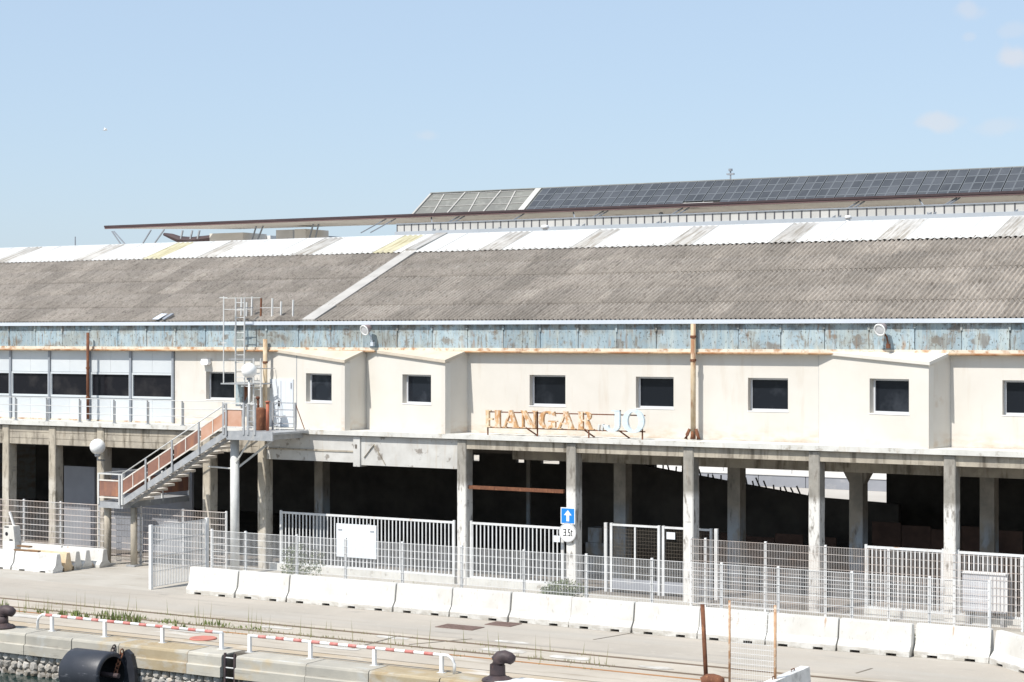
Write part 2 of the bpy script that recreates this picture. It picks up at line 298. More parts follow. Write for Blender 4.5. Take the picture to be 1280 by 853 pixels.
def tag(o, label=None, cat=None, group=None, kind=None):
    if label: o['label'] = label
    if cat: o['category'] = cat
    if group: o['group'] = group
    if kind: o['kind'] = kind
    return o
def thing(name, label, cat, loc=(0,0,0), rz=0.0, group=None):
    o = bpy.data.objects.new(name, None); C.objects.link(o); o.location = loc; o.rotation_euler = (0,0,rz); o.empty_display_size = .2
    return tag(o, label, cat, group)
def copy_tree(o, parent=None):
    c = o.copy(); C.objects.link(c); c.parent = parent
    for ch in [k for k in bpy.data.objects if k.parent == o]: copy_tree(ch, c)
    return c
def struct(name, mb, mat): return tag(mb.obj(name, mat), kind='structure')
def sheet(name, mat, x0, y0, x1, y1, z): return struct(name, MB().add([(x0,y0,z),(x1,y0,z),(x1,y1,z),(x0,y1,z)], [(0,1,2,3)]), mat)

# ------------------------------------------------------------------ ground, quay, water
QY, QI = -16.25, -15.27                     # quay edge and inner joint of the coping
YB = -6.8                                   # front foot of the barrier row
WX0, WX1 = -76.0, -6.0                      # warehouse ends
sheet('ground', 'land', -1500, QI+.04, 1500, 3000, -0.012)
sheet('water', 'water', -1500, -1500, 1500, QY+.9, -1.27)
sheet('quay_apron', 'apron', -140, QI+.04, 90, -10.35, 0.0)
sheet('road', 'asphalt', -140, -10.35, 90, YB-.1, 0.004)
sheet('yard', 'yard', -140, YB-.1, 90, 19.0, -0.004)
sheet('back_road', 'farroad', -160, 19.0, 90, 75, -0.004)

mb = MB()
for y in (-11.0, -10.90): mb.box(-140, y-.022, .004, 90, y+.022, .016)
struct('railway_rail', mb, 'rail')
mb = MB()
for y in (-12.32, -12.22): mb.box(-140, y-.02, .004, 90, y+.02, .014)
struct('railway_rail', mb, 'rail')
struct('crane_rail', MB().box(-140, -12.97, .004, 90, -12.89, .02), 'railorange')
mb = MB(); mb.box(-140, QI, -.02, 90, QI+.04, .005); mb.box(-140, -14.55, -.02, 90, -14.50, .007)
struct('quay_joint', mb, 'joint')
sheet('quay_strip', 'quaystrip', -140, QI+.05, 90, -14.56, .004)
mb = MB()
for (xa, ya, xb, yb) in ((440, 811, 500, 795), (512, 806, 590, 799), (742, 800, 800, 790), (1070, 842, 1090, 836)):
    a, b = gnd(xa, ya), gnd(xb, yb); mb.bar((a.x, a.y, .006), (b.x, b.y, .006), .07, .008)
struct('pavement_crack', mb, 'joint')
for i, (pts, lab) in enumerate((((535, 785, 560, 779.5, 612, 784.5, 592, 789.5), 'long brown steel cover plate set in the road'),
                                ((604, 780.5, 618, 777.3, 655, 780.5, 640, 785), 'short reddish steel cover plate nearest the barriers'))):
    q = [gnd(pts[2*k], pts[2*k+1]) for k in range(4)]
    c = sum(q, Vector()) / 4
    w, d = abs(q[2].x - q[0].x)/2*.85, .36
    p = MB(); p.box(c.x-w, c.y-d, .004, c.x+w, c.y+d, .022)
    for k in range(9): p.box(c.x-w+.1+k*(2*w-.2)/8-.02, c.y-d+.05, .022, c.x-w+.1+k*(2*w-.2)/8+.02, c.y+d-.05, .028)
    tag(p.obj('cover_plate', 'plate' if i == 0 else 'plate'), lab, 'cover plate', 'steel cover plates in the road')

mb = MB(); rq = random.Random(4)
for (px, py, L, W) in ((630, 813.5, 1.5, .55), (712, 822.5, 1.3, .5), (490, 797, 1.2, .4), (345, 785, 1.2, .35), (25, 770, 1.8, .5), (640, 803, 1.1, .3), (820, 835, 1.0, .35), (420, 810, 1.6, .35), (230, 789, 1.2, .3)):
    g = gnd(px, py); n = 14; ring = [(g.x+L/2*math.copysign(abs(math.cos(a))**.5, math.cos(a))*rq.uniform(.85, 1.1), g.y+W/2*math.copysign(abs(math.sin(a))**.5, math.sin(a))*rq.uniform(.75, 1.2), .0085) for a in [2*math.pi*k/n for k in range(n)]]
    mb.add(ring, [tuple(range(n))])
struct('worn_marking', mb, 'wornpaint')
# quay wall: coping blocks and rubble stones
qw = thing('quay_wall', 'stone quay wall with pale coping blocks over grey rubble', 'quay wall', (-36, QY, 0)); qw['kind'] = 'structure'; del qw['category']
LAD = X_(284, QY)                           # the ladder slot
rr = random.Random(3)
fixed = []
for (lo_, hi_) in ((-58.0, LAD-.24), (LAD+.24, -14.0)):          # two runs of blocks, left and right of the ladder slot
    x = lo_
    while x < hi_-.01:
        e = x + rr.uniform(1.6, 2.6)
        if hi_-e < .9: e = hi_
        fixed.append((x, e)); x = e
for (a, b) in fixed:
    g = .012; dz = rr.uniform(-.008, .008); dy = rr.uniform(-.015, .01)
    y0 = QY+dy
    poly = [(QI, -.62), (y0, -.62), (y0, -.345), (y0+.03, -.32), (y0+.065, -.315), (y0+.065, -.07), (y0+.09, -.02), (y0+.13, 0+dz), (QI, 0+dz)]
    n = len(poly); m = MB(); m.add([(a+g, y, z) for y, z in poly] + [(b-g, y, z) for y, z in poly],
        [tuple(range(n)), tuple(reversed(range(n, 2*n)))] + [(i, (i+1)%n, (i+1)%n+n, i+n) for i in range(n)])
    m.obj('coping_block', 'copingbrown' if rr.random() < .16 or a < X_(212, QY) < b else 'coping', qw)
MB().box(-140, QY+.19, -3, LAD-.24, QI-.002, -.03).obj('wall_core', 'mortar', qw)
MB().box(LAD+.24, QY+.195, -3, 90, QI-.002, -.03).obj('wall_core', 'mortar', qw)
MB().box(LAD-.24, QY+.62, -3, LAD+.24, QI-.002, .002).obj('ladder_recess', 'mortar', qw)
stones = []
for k in range(7):
    m = MB(); n = rr.choice((6, 7, 8)); ring = []
    for i in range(n):
        a = 2*math.pi*i/n + rr.uniform(-.25, .25); ring.append((math.cos(a)*.5*rr.uniform(.85, 1.08), math.sin(a)*.5*rr.uniform(.85, 1.08)))
    vs = [(x, .35, z) for x, z in ring] + [(x*.92, -.06, z*.92) for x, z in ring] + [(x*.6, -.22+rr.uniform(-.06, .06), z*.6) for x, z in ring] + [(0, -.24, 0)]
    fs = [(i, (i+1)%n, (i+1)%n+n, i+n) for i in range(n)] + [(i+n, (i+1)%n+n, (i+1)%n+2*n, i+2*n) for i in range(n)] + [(i+2*n, (i+1)%n+2*n, 3*n) for i in range(n)]
    m.add(vs, fs); stones.append(m.mesh('stone', 'stone'))
for row, zc in enumerate((-.74, -.97, -1.20)):
    x = -46.5 + row*.11
    while x < -26.5:
        w = rr.uniform(.20, .36)
        if not (LAD-.30 < x+w/2 < LAD+.30) and not (X_(84, QY) < x < X_(150, QY)-.1):
            link('stone', rr.choice(stones), qw, (x+w/2+36, .20, zc+rr.uniform(-.03, .03)), (0, rr.uniform(-.4, .4), 0)).scale = (w*1.16, .42, rr.uniform(.29, .35))
        x += w*.99
# quay ladder
lt = thing('quay_ladder', 'dark rusty ladder set in a slot of the quay wall', 'ladder', (LAD, QY+.1, -1.5))
for s in (-1, 1): MB().bar((LAD+s*.17, QY+.12, -2), (LAD+s*.17, QY+.12, .06), .06, .05).obj('ladder_rail', 'iron', lt)
for k in range(7): MB().tube([(LAD-.15, QY+.12, -1.75+k*.28), (LAD+.15, QY+.12, -1.75+k*.28)], .02, 6).obj('rung', 'steellight', lt)

# rubber fender
fx0, fx1 = X_(92, -16.9), X_(141, -16.9); fr_ = .66; fc = (0, QY-fr_-.02, -.76)
ft = thing('rubber_fender', 'large hollow black rubber cylinder fender hung on the quay wall', 'fender', ((fx0+fx1)/2, fc[1], -.76))
m = MB().use('rubber'); m.lathe([(fr_*.90, fx0), (fr_, fx0+.08), (fr_, fx1-.05), (fr_*.96, fx1), (fr_*.80, fx1)], fc, 40, 'x')
m.use('rubberin'); m.lathe([(fr_*.80, fx1), (fr_*.78, fx1-.02), (fr_*.78, fx0+.02), (fr_*.80, fx0), (fr_*.90, fx0)], fc, 40, 'x'); m.obj('tube', None, ft, True)
fx2 = X_(160, QY-.1); m = MB(); m.prism([(fx2-.30, -1.9), (fx2-.34, -.7), (fx2-.24, -.26), (fx2-.02, -.10), (fx2+.16, -.22), (fx2+.30, -.7), (fx2+.36, -1.9)], QY-.16, QY-.02); m.obj('backing_plate', 'rubber', ft)
m = MB(); m.tube([(fx0-.2, fc[1], -.76), (fx1+.25, fc[1], -.76)], .07, 10); m.obj('hanging_bar', 'iron', ft)
def chain(parent, a, b, n, mat='rust'):
    a, b = Vector(a), Vector(b); t = (b-a)/n
    for i in range(n):
        c = a + t*(i+.5); u = t.normalized(); s = Vector((0,1,0)) if i % 2 else Vector((1,0,0)); s = (s - u*s.dot(u)).normalized(); L = t.length*.66
        MB().tube([c + u*(L*math.cos(q)) + s*(.06*math.sin(q)) for q in [2*math.pi*k/10 for k in range(11)]], .022, 5, False).obj('chain_link', mat, parent)
chain(ft, (fx1+.02, fc[1]+.1, -.75), (fx2-.12, QY-.2, -.10), 6)
chain(ft, (fx0+.9, QY-.02, -.22), (fx0+.95, QY+.03, -.05), 2, 'iron')

# mooring bollards
def bollard(label, X, Y, h, mat, rz=0.0):
    t = thing('mooring_bollard', label, 'bollard', (X, Y, 0), rz, 'mooring bollards on the quay edge')
    MB().lathe([(0, .005), (.40, .005), (.42, .03), (.40, .07), (.27, .12), (.20, .17), (.0, .17)], (0,0,0), 24).obj('base_flange', mat, t, True, False)
    pts, rs = [(0,0,.1), (0,0,.22), (0,0,h*.55), (.02,0,h*.70), (.09,0,h*.80), (.20,0,h*.835), (.33,0,h*.80), (.43,0,h*.73), (.465,0,h*.70)], [.215,.205,.20,.195,.185,.17,.155,.13,.05]
    MB().tube(pts, rs, 18).obj('hooked_head', mat, t, True, False)
    for k in range(6):
        a = k*math.pi/3; MB().lathe([(0,.05),(.035,.05),(.035,.095),(0,.095)], (.34*math.cos(a), .34*math.sin(a), 0), 6).obj('bolt', mat, t, False, False)
    return t
bx = gnd(621, 846); bollard('dark brown hooked bollard on the quay edge, in the foreground', X_(622, -15.75), -15.75, .78, 'iron', R(8))
bollard('dark bollard with jutting head at the left edge of the quay', X_(2, -15.75), -15.75, .66, 'iron', R(8))
bollard('orange rusted bollard beside the leaning rusty post', X_(882, -14.7), -14.7, .44, 'rust', R(10))
p = MB(); a = gnd(641, 849); q = [(a.x, QY+.06), (a.x+2.6, QY+.06), (a.x+2.6, -15.30), (a.x+.30, -15.30)]
p.add([(x, y, .004) for x, y in q] + [(x, y, .075) for x, y in q], [(0,1,2,3),(4,5,6,7),(0,1,5,4),(1,2,6,5),(2,3,7,6),(3,0,4,7)])
tag(p.obj('concrete_pad', 'whitepaint'), 'white concrete pad right of the foreground bollard', 'concrete pad')

# red and white guard rails
def guard_rail(label, x0, x1, posts, curved):
    Y = -15.42; H = .47
    t = thing('guard_rail', label, 'guard rail', (X_(x0, Y), Y, 0), 0, 'red and white guard rails on the quay edge')
    a, b = X_(x0, Y), X_(x1, Y)
    if curved == 'left': pts = [(a, Y, 0), (a, Y, H-.22), (a+.06, Y, H-.08), (a+.2, Y, H), (b+.02, Y, H)]
    else: pts = [(a-.02, Y, H), (b-.2, Y, H), (b-.06, Y, H-.08), (b, Y, H-.22), (b, Y, 0)]
    MB().tube(pts, .045, 10).obj('top_rail', 'whitepaint', t, True)
    for k, px in enumerate(posts):
        X = X_(px, Y); MB().box(X-.05, Y-.04, 0, X+.05, Y+.04, H-.01).obj('post', 'whitepaint', t)
        MB().box(X-.11, Y-.08, 0, X+.11, Y+.08, .012).obj('foot_plate', 'steellight', t)
    X = a+.35
    while X < b-.45:
        MB().tube([(X, Y, H), (X+.29, Y, H)], .0470, 10).obj('red_band', 'red', t, True); X += .62
guard_rail('red and white guard rail at the left, above the fender', 47, 277.5, (65, 131, 203, 277), 'left')
guard_rail('red and white guard rail right of the quay ladder', 311, 568, (312, 388, 468, 552), 'right')
p = MB(); c = gnd(254, 799); p.lathe([(0, .004), (.40, .004), (.40, .03), (.37, .045), (.30, .02), (0, .02)], (c.x, max(c.y, -14.3), 0), 28)
tag(p.obj('steel_disc', 'redfade', None, True), 'faded red round disc lying flat behind the guard rail', 'disc')

# ------------------------------------------------------------------ jersey barriers
BL, BH = 2.13, .90
def barrier_meshes():
    prof = [(.31, .075), (.31, .16), (.17, .34), (.10, .84), (.085, .90)]
    full = [(-w, z) for w, z in prof] + [(w, z) for w, z in reversed(prof)]
    n = len(full); m = MB()
    xs = [0, .02, BL-.02, BL]; rings = []
    for i, x in enumerate(xs):
        k = .965 if i in (0, 3) else 1.0
        rings.append([(x-BL/2, y*k, .075+(z-.075)*(k if z > .5 else 1)) for y, z in full])
    for r in rings: m.v += r
    for i in range(3):
        for j in range(n): m.f.append((i*n+j, i*n+(j+1)%n, (i+1)*n+(j+1)%n, (i+1)*n+j)); m.m.append(0)
    m.f += [tuple(range(n)), tuple(3*n+j for j in range(n))]; m.m += [0, 0]
    feet = MB()
    for (a, b) in ((.01, .38), (.68, 1.45), (1.75, BL-.01)): feet.box(a-BL/2, -.31, 0, b-BL/2, .31, .075)
    mm = MB(); mm.v, mm.f, mm.m = m.v + feet.v, m.f + [tuple(i+len(m.v) for i in f) for f in feet.f], m.m + feet.m
    return mm
bmesh_new = barrier_meshes().mesh('barrier', 'barrier'); bmesh_old = barrier_meshes().mesh('barrier', 'barrierold'); bmesh_or = barrier_meshes().mesh('barrier', 'barrierorange')
ORD = ['first', 'second', 'third', 'fourth', 'fifth', 'sixth', 'seventh', 'eighth', 'ninth', 'tenth', 'eleventh', 'twelfth']
x0 = gnd(238, 741).x
pitch = 2.165
for k in range(12):
    o = link('jersey_barrier', bmesh_new, None, (x0 + pitch*(k+.5), YB+.31+rr.uniform(-.05, .05), 0), (0, 0, rr.uniform(-.014, .014)))
    tag(o, 'white jersey barrier, %s from the left end of the long roadside row' % ORD[k], 'barrier', 'white concrete barriers along the road')
x12 = x0 + pitch*12
ptsb = [Vector((x12+.02, YB+.25, 0)), gnd(1221, 828), gnd(1270, 843)]
ptsb.append(ptsb[2] + (ptsb[2]-ptsb[1])*1.0 + Vector((-.1, -.5, 0)))
labs = ['white jersey barrier where the long row starts to curve at the right', 'white jersey barrier on the curve just before the right edge', 'last white jersey barrier, cut by the right edge of the photo']
pcur = ptsb[0]
for k in range(3):
    d = (ptsb[k+1]-ptsb[k]).normalized(); ang = math.atan2(d.y, d.x)
    c = pcur + d*(BL/2+.01) + Vector((-d.y, d.x, 0))*.28; pcur = pcur + d*(BL+.03)
    tag(link('jersey_barrier', bmesh_new, None, c, (0,0,ang)), labs[k], 'barrier', 'white concrete barriers along the road')
# stacked group at the left
g0 = gnd(66, 717)
for k, (dx, dy, me, lab) in enumerate(((0, 0, bmesh_old, 'scuffed grey white barrier at the front of the parked group on the left'), (.0, .52, bmesh_or, 'barrier with an orange stained end in the parked group'),
        (.0, 1.03, bmesh_new, 'white barrier third from the front in the parked group'), (.03, 1.55, bmesh_new, 'white barrier fourth from the front in the parked group'),
        (.35, 2.15, bmesh_new, 'rearmost white barrier in the parked group below the lamp globe'), (-2.25, 0.05, bmesh_old, 'barrier at the left photo edge beside the scuffed one'), (-1.9, 2.2, bmesh_new, 'white barrier behind the parked group at the left edge'))):
    o = tag(link('jersey_barrier', me, None, (g0.x-BL/2+dx, g0.y+.31+dy, 0)), lab, 'barrier', 'barriers parked in a group on the left'); o.scale = (1, 1, .78)
pk = MB(); c = on(33, 687, g0.y+.31); pk.bar((c.x-.6, g0.y+.32, .735), (c.x+.62, g0.y+.36, .73), .16, .05); tag(pk.obj('plank', 'plank'), 'brown weathered plank lying on the front barrier of the group', 'plank')
pk = MB(); c = on(28, 680, g0.y+1.3); pk.bar((c.x-.3, g0.y+1.38, .735), (c.x+.4, g0.y+1.34, .73), .18, .05); tag(pk.obj('plank', 'plank'), 'short grey brown plank lying on the third barrier of the group', 'plank')
c = on(14, 682, g0.y+2.5)
t = thing('water_filled_block', 'small white block with a black marking standing behind the barrier group', 'block', (c.x, g0.y+2.55, .72)); 
m = MB(); m.prism([(-.33, 0), (.33, 0), (.24, .62), (-.28, .62)], -.18, .18); m.obj('body', 'barrier', t, False, False)
m = MB(); m.lathe([(0, -.184), (.08, -.184), (.08, -.18)], (-.12, 0, .30), 12, 'y'); m.prism([(.02, .04), (.22, .04), (.2, .1), (.04, .1)], -.184, -.18); m.prism([(-.24, .55), (.0, .55), (.0, .60), (-.24, .60)], -.183, -.18); m.obj('marking', 'black', t, False, False)
m = MB(); m.box(-.33, -.19, -.72, .33, .19, 0); m.obj('stand', 'barrierold', t, False, False)
# low block at the bottom right of the picture
bw = thing('concrete_block', 'long low grey white concrete block at the bottom right, end on to the quay', 'concrete block', (X_(958, -14.9), -13.75, 0))
m = MB(); L = 1.35
m.add([(-.17,-L,0),(.17,-L,0),(.17,L,0),(-.17,L,0),(-.12,-L,.48),(.12,-L,.48),(.12,L,.52),(-.12,L,.52)], [(0,3,2,1),(4,5,6,7),(0,1,5,4),(1,2,6,5),(2,3,7,6),(3,0,4,7)]); m.obj('body', 'barrierold', bw, False, False)
for s in (-.6, .6): MB().tube([(-.03, s-.1, .49), (-.03, s-.1, .56), (-.03, s+.1, .56), (-.03, s+.1, .49)], .015, 6).obj('lifting_loop', 'rust', bw, False, False)

# ------------------------------------------------------------------ mesh fences
def wire_panel(a, b, z0, z1, vs=.055, hs=.235, hr=.010, vr=.0040):
    m = MB(); a, b = Vector(a), Vector(b); d = b-a; L = d.length; u = d/L
    n = max(2, round(L/vs)); nh = round((z1-z0)/hs)
    for i in range(n+1):
        p = a + u*(L*i/n); m.bar((p.x, p.y, z0), (p.x, p.y, z1), vr*2)
    for j in range(nh+1):
        z = z0 + (z1-z0)*j/nh; m.bar((a.x, a.y, z), (b.x, b.y, z), hr*2, hr*2)
    return m
def fence(label, pts, z0, z1, mat='wire', pmat='whitepaint', pw=.07, dy=-.045, hr=.0068, skip=(), cat='fence', name='mesh_fence', extra=0.0, **kw):
    t = thing(name, label, cat, (pts[0][0], pts[0][1], 0))
    for i, (x, y) in enumerate(pts): 
        MB().box(x-pw/2, y-pw/2, 0, x+pw/2, y+pw/2, z1+.05+extra).obj('post', pmat, t)
    for i in range(len(pts)-1):
        if i in skip: continue
        (xa, ya), (xb, yb) = pts[i], pts[i+1]
        w = wire_panel((xa, ya+dy, 0), (xb, yb+dy, 0), z0, z1, hr=hr, **kw).obj('wire_panel', mat, t); w['kind'] = 'stuff'
    return t
YF = -5.3
fp = [(X_(p, YF), YF) for p in (265, 307, 371, 432, 503, 577, 655, 733, 815, 902, 973, 1065, 1162, 1237)]
fence('long white wire mesh fence standing behind the roadside barriers', fp, .10, 2.05)
a, b = gnd(188, 737), None
fence('white wire mesh return fence at the left end, running toward the warehouse', [(a.x, -6.6), (a.x, -3.55)], .08, 2.22, vs=.085, vr=.011, hr=.008, hs=.5, dy=0, pw=.11, name='return_fence')
fence('taller mesh fence close to the columns at the right', [(X_(p, -.62), -.62) for p in (864, 882, 957, 1032, 1111, 1193, 1278)], .10, 2.22, mat='wirerust', hr=.0058)
fence('mesh fence in front of the dark bays at the far left', [(X_(p, -1.4), -1.4) for p in (-40, 30, 76, 124, 176, 229, 283)], .12, 2.25, mat='wirerust', hr=.012, vs=.08)
# brace leaning on the left fence
c = on(14, 640, -1.6); m = MB(); m.bar(on(12, 640, -1.55), on(22, 672, -1.55), .07); 
tag(m.obj('fence_brace', 'whitepaint'), 'short sloping white brace at the far left mesh fence', 'brace')

# foreground leaning post and mesh panel
def P(x, y, Y): return on(x, y, Y)
t = P(877, 756, -14.5); b = gnd(862, 875)
m = MB(); m.tube([(b.x, -14.5, 0), (t.x, -14.45, t.z)], .055, 10)
tp = thing('rusty_post', 'leaning rusty brown pole on the quay edge in the foreground', 'post', (b.x, -14.5, 0)); m.obj('pole', 'rust', tp, True)
MB().box(b.x-.14, -14.64, .005, b.x+.14, -14.36, .03).obj('foot_plate', 'rust', tp)
Yq = -14.3
t = thing('wire_screen', 'fine mesh screen between two rust flecked posts in the foreground', 'screen', (X_(912, Yq), Yq, 0))
xa, xb, zt = X_(912, Yq), X_(969, Yq), Z_(940, 753, Yq)
MB().tube([(xa, Yq, 0), (xa, Yq, zt)], .032, 8).obj('post', 'rustlight', t, True)
MB().tube([(xb, Yq, 0), (xb, Yq, zt-.03)], .038, 8).obj('post', 'rustlight', t, True)
w = wire_panel((xa, Yq, 0), (xb, Yq, 0), .15, zt-.02, .06, .13, .0045, .0022).obj('wire_panel', 'wire', t); w['kind'] = 'stuff'

# ------------------------------------------------------------------ warehouse
wh = thing('warehouse', 'long cream two storey dock warehouse with grey corrugated roof and open ground floor', 'warehouse', (-40, 0, 0))
ZS = 5.40                                    # slab top
YS, YW, YBL = -0.10, 1.18, 1.0               # slab edge, wall plane, blue band plane
UX = (1.0, 0.0)
def part(mb, name, mat, parent=None, smooth=False): return mb.obj(name, mat, parent or wh, smooth)
# columns
frontpx = [7, 65, 125.5, 258, 327, 577, 714, 862, 1020, 1187]
fx = [X_(p, 0) for p in frontpx]
sp = (fx[9]-fx[5])/4
fx[6], fx[7], fx[8] = fx[5]+sp, fx[5]+2*sp, fx[5]+3*sp
fx += [fx[9]+sp, fx[9]+2*sp]
fx = [fx[0]-3.06, fx[0]-6.1] + fx
for i, X in enumerate(fx):
    w = .19
    m = MB(); r = random.Random(i)
    prev = None; zs = [0, .5, 1.2, 2.0, 2.8, 3.6, 4.2, 5.19]
    rings = []
    for z in zs:
        j = lambda: r.uniform(-.007, .007)
        c = .03
        rings.append([(X-w+c+j(), -.02, z), (X+w-c+j(), -.02, z), (X+w, -.02+c+j(), z), (X+w+j(), .44, z), (X-w+j(), .44, z), (X-w, -.02+c+j(), z)])
    for q in rings: m.v += q
    for k in range(len(zs)-1):
        for e in range(6): m.f.append((k*6+e, k*6+(e+1)%6, (k+1)*6+(e+1)%6, (k+1)*6+e)); m.m.append(0)
    m.f += [tuple(range(6)), tuple((len(zs)-1)*6+e for e in range(6))]; m.m += [0, 0]
    part(m, 'column', 'columntan' if i < 7 else 'column')
YC = 3.6
bxs = [X_(p, YC) for p in (774.5, 918.7, 1070, 1233.7)]; sb = (bxs[3]-bxs[0])/3
bxs = [bxs[0]+sb*k for k in range(0, 6)]
for X in bxs:
    m = MB(); m.box(X-.24, YC, 0, X+.24, YC+.5, 4.75)
    if abs(X-bxs[2]) < .1: m.prism([(X-.24, 3.9), (X+.24, 3.9), (X+.5, 4.35), (X+.5, 4.7), (X-.5, 4.7), (X-.5, 4.35)], YC+.06, YC+.44)
    part(m, 'inner_column', 'backcolumn')
m = MB(); m.box(X_(398, YC)-.2, YC, 0, X_(398, YC)+.2, YC+.5, 4.75); part(m, 'inner_column', 'backcolumn')
# slab and beams
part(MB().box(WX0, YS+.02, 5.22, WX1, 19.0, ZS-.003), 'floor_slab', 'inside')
part(MB().box(WX0, YS-.02, ZS-.17, WX1, YW-.03, ZS), 'slab_edge', 'slabedge')
part(MB().box(fx[7], .03, 4.88, WX1, .40, 5.21), 'edge_beam', 'concrete')
part(MB().box(fx[7], YC-.02, 4.30, WX1, YC+.45, 5.21), 'inner_beam', 'concrete')
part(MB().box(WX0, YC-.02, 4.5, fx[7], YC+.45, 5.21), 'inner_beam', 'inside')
# concrete lintels of the left bays, each between two columns
for i in range(len(fx)):
    pass
lx = sorted(fx)
for i in range(len(lx)-1):
    a, b = lx[i], lx[i+1]
    if a >= fx[7]-.1: continue
    if b <= fx[6]+.01:
        m = MB(); m.box(a+.195, .05, 4.42, b-.195, .38, 5.2)
        part(m, 'lintel', 'concrete')
        for k in range(3):                                  # formwork boards leave proud bands
            part(MB().box(a+.2, .035, 4.44+k*.25, b-.2, .052, 4.66+k*.25), 'lintel_band', 'concrete')
a, b = fx[6]+.2, fx[7]-.2; mid = X_(446, 0)
part(MB().box(a, .05, 4.22, mid-.15, .38, 5.2), 'lintel', 'lintelwhite'); part(MB().box(mid+.15, .05, 4.14, b, .38, 5.2), 'lintel', 'lintelwhite')
part(MB().box(a, .02, 4.60, mid-.16, .06, 4.66), 'lintel_ridge', 'concrete')
part(MB().box(mid-.15, -.02, 4.08, mid+.15, .44, 5.2), 'cut_column', 'lintelwhite')
part(MB().box(mid-.06, -.03, 4.75, mid+.02, -.015, 4.9), 'fixing_hole', 'inside')
m = MB(); q = on(468, 568, .05); m.bar((q.x-.45, .043, 4.42), (q.x, .043, 4.92), .09, .012); m.bar((q.x, .043, 4.92), (q.x+.5, .043, 4.2), .09, .012); part(m, 'stain_patch', 'concrete')

# interior: back wall, floor, ramp, side walls
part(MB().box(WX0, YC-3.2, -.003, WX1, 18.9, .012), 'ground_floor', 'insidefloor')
openings = [(X_(818, 18.6), X_(1108, 18.6), 0.3, 3.85)]
ow = MB()
def wall_boxes(m, O, u, s0, s1, z0, z1, holes, d0, d1):
    cs = sorted(set([s0, s1] + [h[0] for h in holes] + [h[1] for h in holes])); zs = sorted(set([z0, z1] + [h[2] for h in holes] + [h[3] for h in holes]))
    for i in range(len(cs)-1):
        for j in range(len(zs)-1):
            cm, zm = (cs[i]+cs[i+1])/2, (zs[j]+zs[j+1])/2
            if any(h[0] < cm < h[1] and h[2] < zm < h[3] for h in holes): continue
            m.obox(O, u, cs[i], cs[i+1], d0, d1, zs[j], zs[j+1])
    return m
holes = openings + [(X_(x0_, 18.6), X_(x1_, 18.6), Z_(680, 580, 18.6), Z_(680, 572, 18.6)) for x0_, x1_ in ((589, 599), (645, 655), (676, 699), (727, 731), (736, 738.5))]
# everything left of the wide opening is a closed wall with small openings
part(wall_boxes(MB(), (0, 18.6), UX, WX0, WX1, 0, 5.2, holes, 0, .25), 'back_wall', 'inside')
part(MB().box(WX0, .45, 0, WX0+.25, 18.6, 9.2), 'end_wall', 'render'); part(MB().box(WX1-.25, .45, 0, WX1, 18.6, 9.2), 'end_wall', 'render')
Yr = 14.0
ra, rb = on(812, 584, Yr), on(1018, 622, Yr)
m = MB(); m.prism([(ra.x-4, 0), (rb.x+3.5, 0), (rb.x+3.5, rb.z-.12), (rb.x, rb.z), (ra.x, ra.z), (ra.x-4, ra.z+.9)], Yr, Yr+.3); part(m, 'ramp_wall', 'inside')
rr2 = random.Random(11)
for k in range(26):
    s = k/25; X = ra.x + (rb.x-ra.x)*s - .3; z = ra.z + (rb.z-ra.z)*s
    part(MB().bar((X, Yr+.1, z-.05), (X-rr2.uniform(-.05, .22), Yr+.1, z+rr2.uniform(.18, .42)), .05), 'ramp_spike', 'inside')
# low rusty sheets and grey boards on the ground floor
for (pa, pb, Y, h, mat) in ((80, 118, 2.0, 3.42, 'greywall'), (134, 240, 2.2, 3.4, 'greywall')):
    a, b = X_(pa, Y), X_(pb, Y); part(MB().box(a, Y, 0.012, b, Y+.12, h), 'board_wall', mat)
for (pa, pb, Y, h) in ((866, 1005, 7.0, 1.7), (1010, 1075, 7.6, 1.6), (1090, 1290, 8.2, 2.2)):
    a, b = X_(pa, Y), X_(pb, Y); n = int((b-a)/1.1)
    for k in range(n): part(MB().box(a+k*1.1, Y+.03*(k % 2), .012, a+k*1.1+1.08, Y+.06+.03*(k % 2), h-.08*(k % 3)), 'rusty_sheet', 'insiderust')
for (pa, pb, y0_, y1_) in ((732, 757, 676, 702), (735, 752, 660, 676)):
    a, b = X_(pa, 5), X_(pb, 5); part(MB().box(a, 5, .012 if y0_ == 676 else 1.2, b, 5.6, 1.19 if y0_ == 676 else 1.75), 'rubble_block', 'backcolumn')
m = MB(); a, b = on(586, 609, .2), on(705, 614, .2); m.bar((a.x, .2, a.z), (b.x, .2, a.z), .12); part(m, 'cross_bar', 'rust')
m = MB(); a, b = on(660, 567, 9), on(660, 620, 9); m.box(a.x-.08, 9, 0, a.x+.08, 9.1, 5.2); part(m, 'inner_post', 'backcolumn')
# plinth kerb under the gates
for (pa, pb) in ((340, 571), (583, 707), (1082, 1182), (1194, 1330)):
    a, b = X_(pa, .2), X_(pb, .2); part(MB().box(a, .03, 0, b, .32, .26), 'plinth', 'slabedge')

